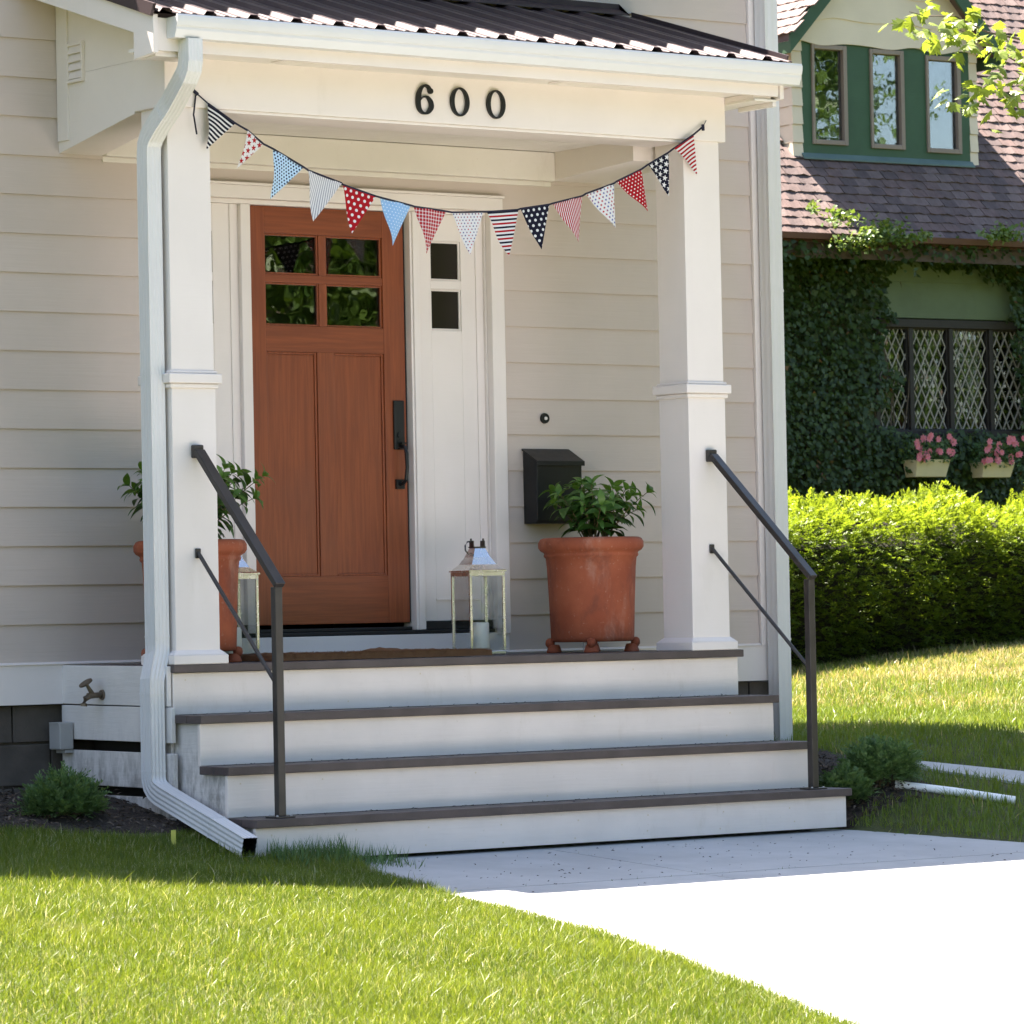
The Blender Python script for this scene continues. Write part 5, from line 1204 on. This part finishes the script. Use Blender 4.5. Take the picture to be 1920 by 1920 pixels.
# maple with one branch hanging into the picture
mp = thing('maple_tree', 'maple tree whose leafy branch hangs into the upper right corner', 'tree', (8.4, -3.4, T(8.4, -3.4)))
g_ = random.Random(9); m = MB(); bz = T(8.4, -3.4); limb(m, (8.4, -3.4, bz-.2), (8.3, -3.2, bz+5.2), .17, .09, .12, g_, 8)
ccl = []
for k in range(16):
    a = k*2.39; c = Vector((8.3+2.0*g_.uniform(.4, 1)*math.cos(a), -3.3+1.6*g_.uniform(.4, 1)*math.sin(a), bz+g_.uniform(4.6, 7.6))); limb(m, (8.35, -3.3, bz+g_.uniform(3, 5)), c, .045, .012, .2, g_); ccl.append(c)
m.build('trunk', m_bark, mp)
n = 9000; k = rng.integers(0, 16, n); P = np.array(ccl)[k]+rand_dirs(n)*(rng.random(n)**.5)[:, None]*.75
V, Fq = leaf_cards(P, rand_dirs(n)+np.array([0, 0, -.3]), rand_dirs(n)*.6+np.array([0, 0, .8]), rng.uniform(.09, .15, n), rng.uniform(.08, .13, n), .15); tag(raw_mesh('crown', V, Fq, m_maple, mp), kind='stuff')
# maple leaf outline
def maple_mesh():
    pol = [(0, 0), (.10, -.12), (.30, -.42), (.33, -.24), (.52, -.47), (.58, -.30), (.72, -.34), (.66, -.16), (.78, -.18), (.82, -.08), (1.0, 0), (.82, .08), (.78, .18), (.66, .16), (.72, .34), (.58, .30), (.52, .47), (.33, .24), (.30, .42), (.10, .12)]
    vs = [(.42, 0, .03)]+[(x_, y_, -.22*abs(y_)-.12*x_*x_) for x_, y_ in pol]; n = len(pol); fs = [(0, 1+k, 1+(k+1) % n) for k in range(n)]
    me = bpy.data.meshes.new('maple_leaf'); me.from_pydata([(x_*.11, y_*.11, z_*.11) for x_, y_, z_ in vs], [], fs); me.materials.append(m_maple); return me
MLM = maple_mesh(); BY = -1.75
spine = [Vector(onY(px, py, BY)) for px, py in ((2120, 120), (2000, 95), (1920, 75), (1850, 60), (1790, 30), (1735, 30), (1705, 22))]
sp2 = [Vector(onY(px, py, BY-.15)) for px, py in ((2080, 260), (1985, 215), (1920, 190), (1870, 168), (1830, 172), (1805, 165))]
sp3 = [Vector(onY(px, py, BY-.1)) for px, py in ((1985, 160), (1930, 130), (1880, 100), (1830, 70), (1795, 55))]
start = Vector((8.2, -3.1, bz+4.0)); mid = Vector((6.6, -2.5, 3.7))
bm_ = MB(); bm_.tube([start, mid, spine[0].lerp(mid, .3), spine[0]]+spine[1:], [.03, .02, .013, .010, .008, .006, .005, .004, .003, .002], 7); bm_.tube([mid, sp2[0].lerp(mid, .3)]+sp2, [.015, .01, .008, .006, .005, .004, .003, .002], 7); bm_.tube([spine[0]]+sp3, [.008, .006, .005, .004, .003, .002], 6)
br = bm_.build('branch', m_bark, mp)
for sp, cnt in ((spine, 60), (sp2, 48), (sp3, 48)):
    for k in range(cnt):
        f = .12+.88*rnd.random(); q = f*(len(sp)-1); i0 = min(len(sp)-2, int(q)); p = sp[i0].lerp(sp[i0+1], q-i0)+Vector((rnd.gauss(0, .07), rnd.gauss(0, .1), rnd.gauss(-.015, .05)))
        a = rnd.uniform(0, 6.28); put_leaf(br, MLM, p, (math.cos(a)-.25, math.sin(a)-.2, rnd.uniform(-.9, -.05)), (rnd.gauss(0, .45), rnd.gauss(-.25, .45), 1), rnd.uniform(.55, 1.05))

# ------------------------------------------------------------------ grass
def strip_dist(x, y):
    a0_, a1_, b0_, b1_ = STRIP; p = (a0_+b0_)/2; q = (a1_+b1_)/2; d = (q-p)[:2]; L = np.hypot(*d); d = d/L; t_ = (x-p[0])*d[0]+(y-p[1])*d[1]; s_ = abs((x-p[0])*-d[1]+(y-p[1])*d[0])
    w0 = abs((a0_-p)[0]*-d[1]+(a0_-p)[1]*d[0]); w1 = abs((a1_-q)[0]*-d[1]+(a1_-q)[1]*d[0]); return s_-(w0+(w1-w0)*np.clip(t_/L, 0, 1))
def blades(name, n, xr, yr, keep, hgt, wid, mat, label, tintf, margin=210, seed=1, lean=.5):
    g_ = np.random.default_rng(seed); x = g_.uniform(*xr, n); y = g_.uniform(*yr, n); z = terrain(x, y)
    P = np.stack([x, y, z], 1)-CAM; dz = P@fwd; u_ = 960+F_PX*(P@RT)/dz; v_ = 960-F_PX*(P@UP)/dz
    k = keep(x, y) & (u_ > -margin) & (u_ < 1920+margin) & (v_ < 1920+margin); x, y, z = x[k], y[k], z[k]; n = len(x)
    cl = np.sin(x*3.1+np.sin(y*2.3)*2)*np.sin(y*3.7+np.sin(x*1.9)*2)
    h = hgt*g_.uniform(.45, 1.2, n)*(1+.25*cl)*np.where(g_.random(n) < .03, 1.6, 1.); w_ = wid*g_.uniform(.6, 1.2, n); a = g_.uniform(0, 2*math.pi, n); ln = h*lean*np.abs(g_.normal(size=n)); lie = g_.random(n) < .12; ln = np.where(lie, h*1.2, ln); h = np.where(lie, h*.55, h)
    la = g_.uniform(0, 2*math.pi, n); lx_, ly_ = np.cos(la)*ln, np.sin(la)*ln; sx, sy = np.cos(a)*w_/2, np.sin(a)*w_/2
    B = np.stack([x, y, z-.005], 1); S = np.stack([sx, sy, np.zeros(n)], 1); Md = B+np.stack([lx_*.35, ly_*.35, h*.58], 1); Tp = B+np.stack([lx_, ly_, h], 1)
    V = np.stack([B-S, B+S, Md+S*.8, Md-S*.8, Tp], 1).reshape(-1, 3); o = (np.arange(n)*5)[:, None]; Fq = np.concatenate([o+np.array([[0, 1, 2]]), o+np.array([[0, 2, 3]]), o+np.array([[3, 2, 4]])])
    tint = tintf(x, y, g_.random(n), cl)
    return tag(raw_mesh(name, V, Fq, mat, None, attr=np.repeat(tint, 5)), label, 'grass', kind='stuff')
def keep_l(x, y): 
    e = walk_left(y)+.03*np.sin(y*9)+.02*np.sin(y*23+1)
    bed = (y > -1.2+.08*np.sin(x*5)) & (x < .1); step = (x > .07) & (y > -1.64)
    return (x < e) & ~bed & ~step & (y < -.05)
def tint_l(x, y, r_, cl): return np.clip(r_*.93+.10*cl*r_, 0, .86)+np.where(r_ > .93, .14, 0)  # top of the range gives the pale blades that stand for glints
blades('lawn_grass', 1250000, (-6.2, .7), (-9.5, -1.05), keep_l, .042, .0029, m_grass, 'bright green front lawn left of the walk', tint_l, seed=2)
def keep_r(x, y):
    P = np.stack([x, y], 1)-NO[:2]; ly = P@EY_[:2]
    bed = (y > -1.55+.05*np.sin(x*7)) & (y < .1) & (x < 4.22+.06*np.sin(y*6)); e = walk_right(y)+.03*np.sin(y*11)
    return (x > np.where(y < -1.5, e, 3.5)) & ~bed & (ly < HY+.25) & (strip_dist(x, y) > .0) & ((y > -1.6) | (x > 3.53)) & ~((y > -.05) & (x < 4.45))
def dryn(x, y): return np.array([mnoise.noise((u*.55, v*.8, 5.)) for u, v in zip(x, y)])
def tint_r(x, y, r_, cl):
    P = np.stack([x, y], 1)-NO[:2]; ly = P@EY_[:2]; d = (sstep(-7.5, -4.6, ly)*.5+dryn(x, y)*.55)*sstep(-.8, .8, y)
    return np.where(r_ < np.clip(d, 0.02, .75)*1., .95, np.clip(.25+.6*r_, 0, .85))
blades('lawn_grass', 420000, (3.4, 14.5), (-5.0, 7.0), keep_r, .055, .0055, m_grass2, 'right-hand lawn with dry patches below the hedge', tint_r, seed=3)
# a few tufts along the walk joint and by the steps
g_ = np.random.default_rng(8); tx = np.concatenate([g_.uniform(.3, 3.3, 110), 1.667+g_.normal(size=30)*.006, g_.uniform(.1, .75, 900)]); ty = np.concatenate([-2.765+g_.normal(size=110)*.006, g_.uniform(-2.7, -1.7, 30), -1.66-np.abs(g_.normal(size=900))*.12])
n = len(tx); h = np.concatenate([g_.uniform(.006, .035, 140), g_.uniform(.03, .12, 900)]); P = np.stack([tx, ty, np.maximum(terrain(tx, ty), walk_z(ty)-.02)], 1)
V, Fq = leaf_cards(P, np.stack([g_.normal(size=n)*.35, g_.normal(size=n)*.35, np.ones(n)], 1), rand_dirs(n, g_), h, np.full(n, .0042), .1)
tag(raw_mesh('weed_tufts', V, Fq, m_yew, None), 'small weeds growing in the walk joints and by the bottom step', 'weeds', kind='stuff')
# leaf litter and crumbs on treads and walk
n = 410; lx = np.concatenate([g_.uniform(.3, 3.6, 190), g_.uniform(.12, 3.35, 220)]); kk = g_.integers(1, 4, 220); ly = np.concatenate([g_.uniform(-3.0, -1.68, 190), -D-TR*(kk-1)+.012-g_.random(220)**3*.15]); lz = np.concatenate([walk_z(ly[:190])+.002, -RH*kk+.002])
P = np.stack([lx, ly, lz], 1); Dv = rand_dirs(n, g_); Dv[:, 2] = np.abs(Dv[:, 2])*.15; V, Fq = leaf_cards(P, Dv, np.array([[0, 0, 1.]])+rand_dirs(n, g_)*.3, g_.uniform(.004, .02, n)**1., g_.uniform(.003, .008, n), .4)
tag(raw_mesh('leaf_litter', V, Fq, m_soil, None), 'dark crumbs and dry leaf bits on the steps and walk', 'litter', kind='stuff')
n = 2600; lx = np.concatenate([g_.uniform(-2.2, .1, 1700), g_.uniform(3.52, 4.02, 900)]); ly = np.concatenate([g_.uniform(-1.22, -.05, 1700), g_.uniform(-1.6, -.6, 900)]); P = np.stack([lx, ly, terrain(lx, ly)+g_.uniform(.012, .05, n)], 1)
Dv = rand_dirs(n, g_); Dv[:, 2] *= .4; V, Fq = leaf_cards(P, Dv, np.array([[0, 0, 1.]])+rand_dirs(n, g_)*.5, g_.uniform(.01, .045, n), g_.uniform(.006, .018, n), .4)
tag(raw_mesh('mulch_chips', V, Fq, m_bark, None), 'brown bark chips and clods on the soil beds', 'mulch', kind='stuff')
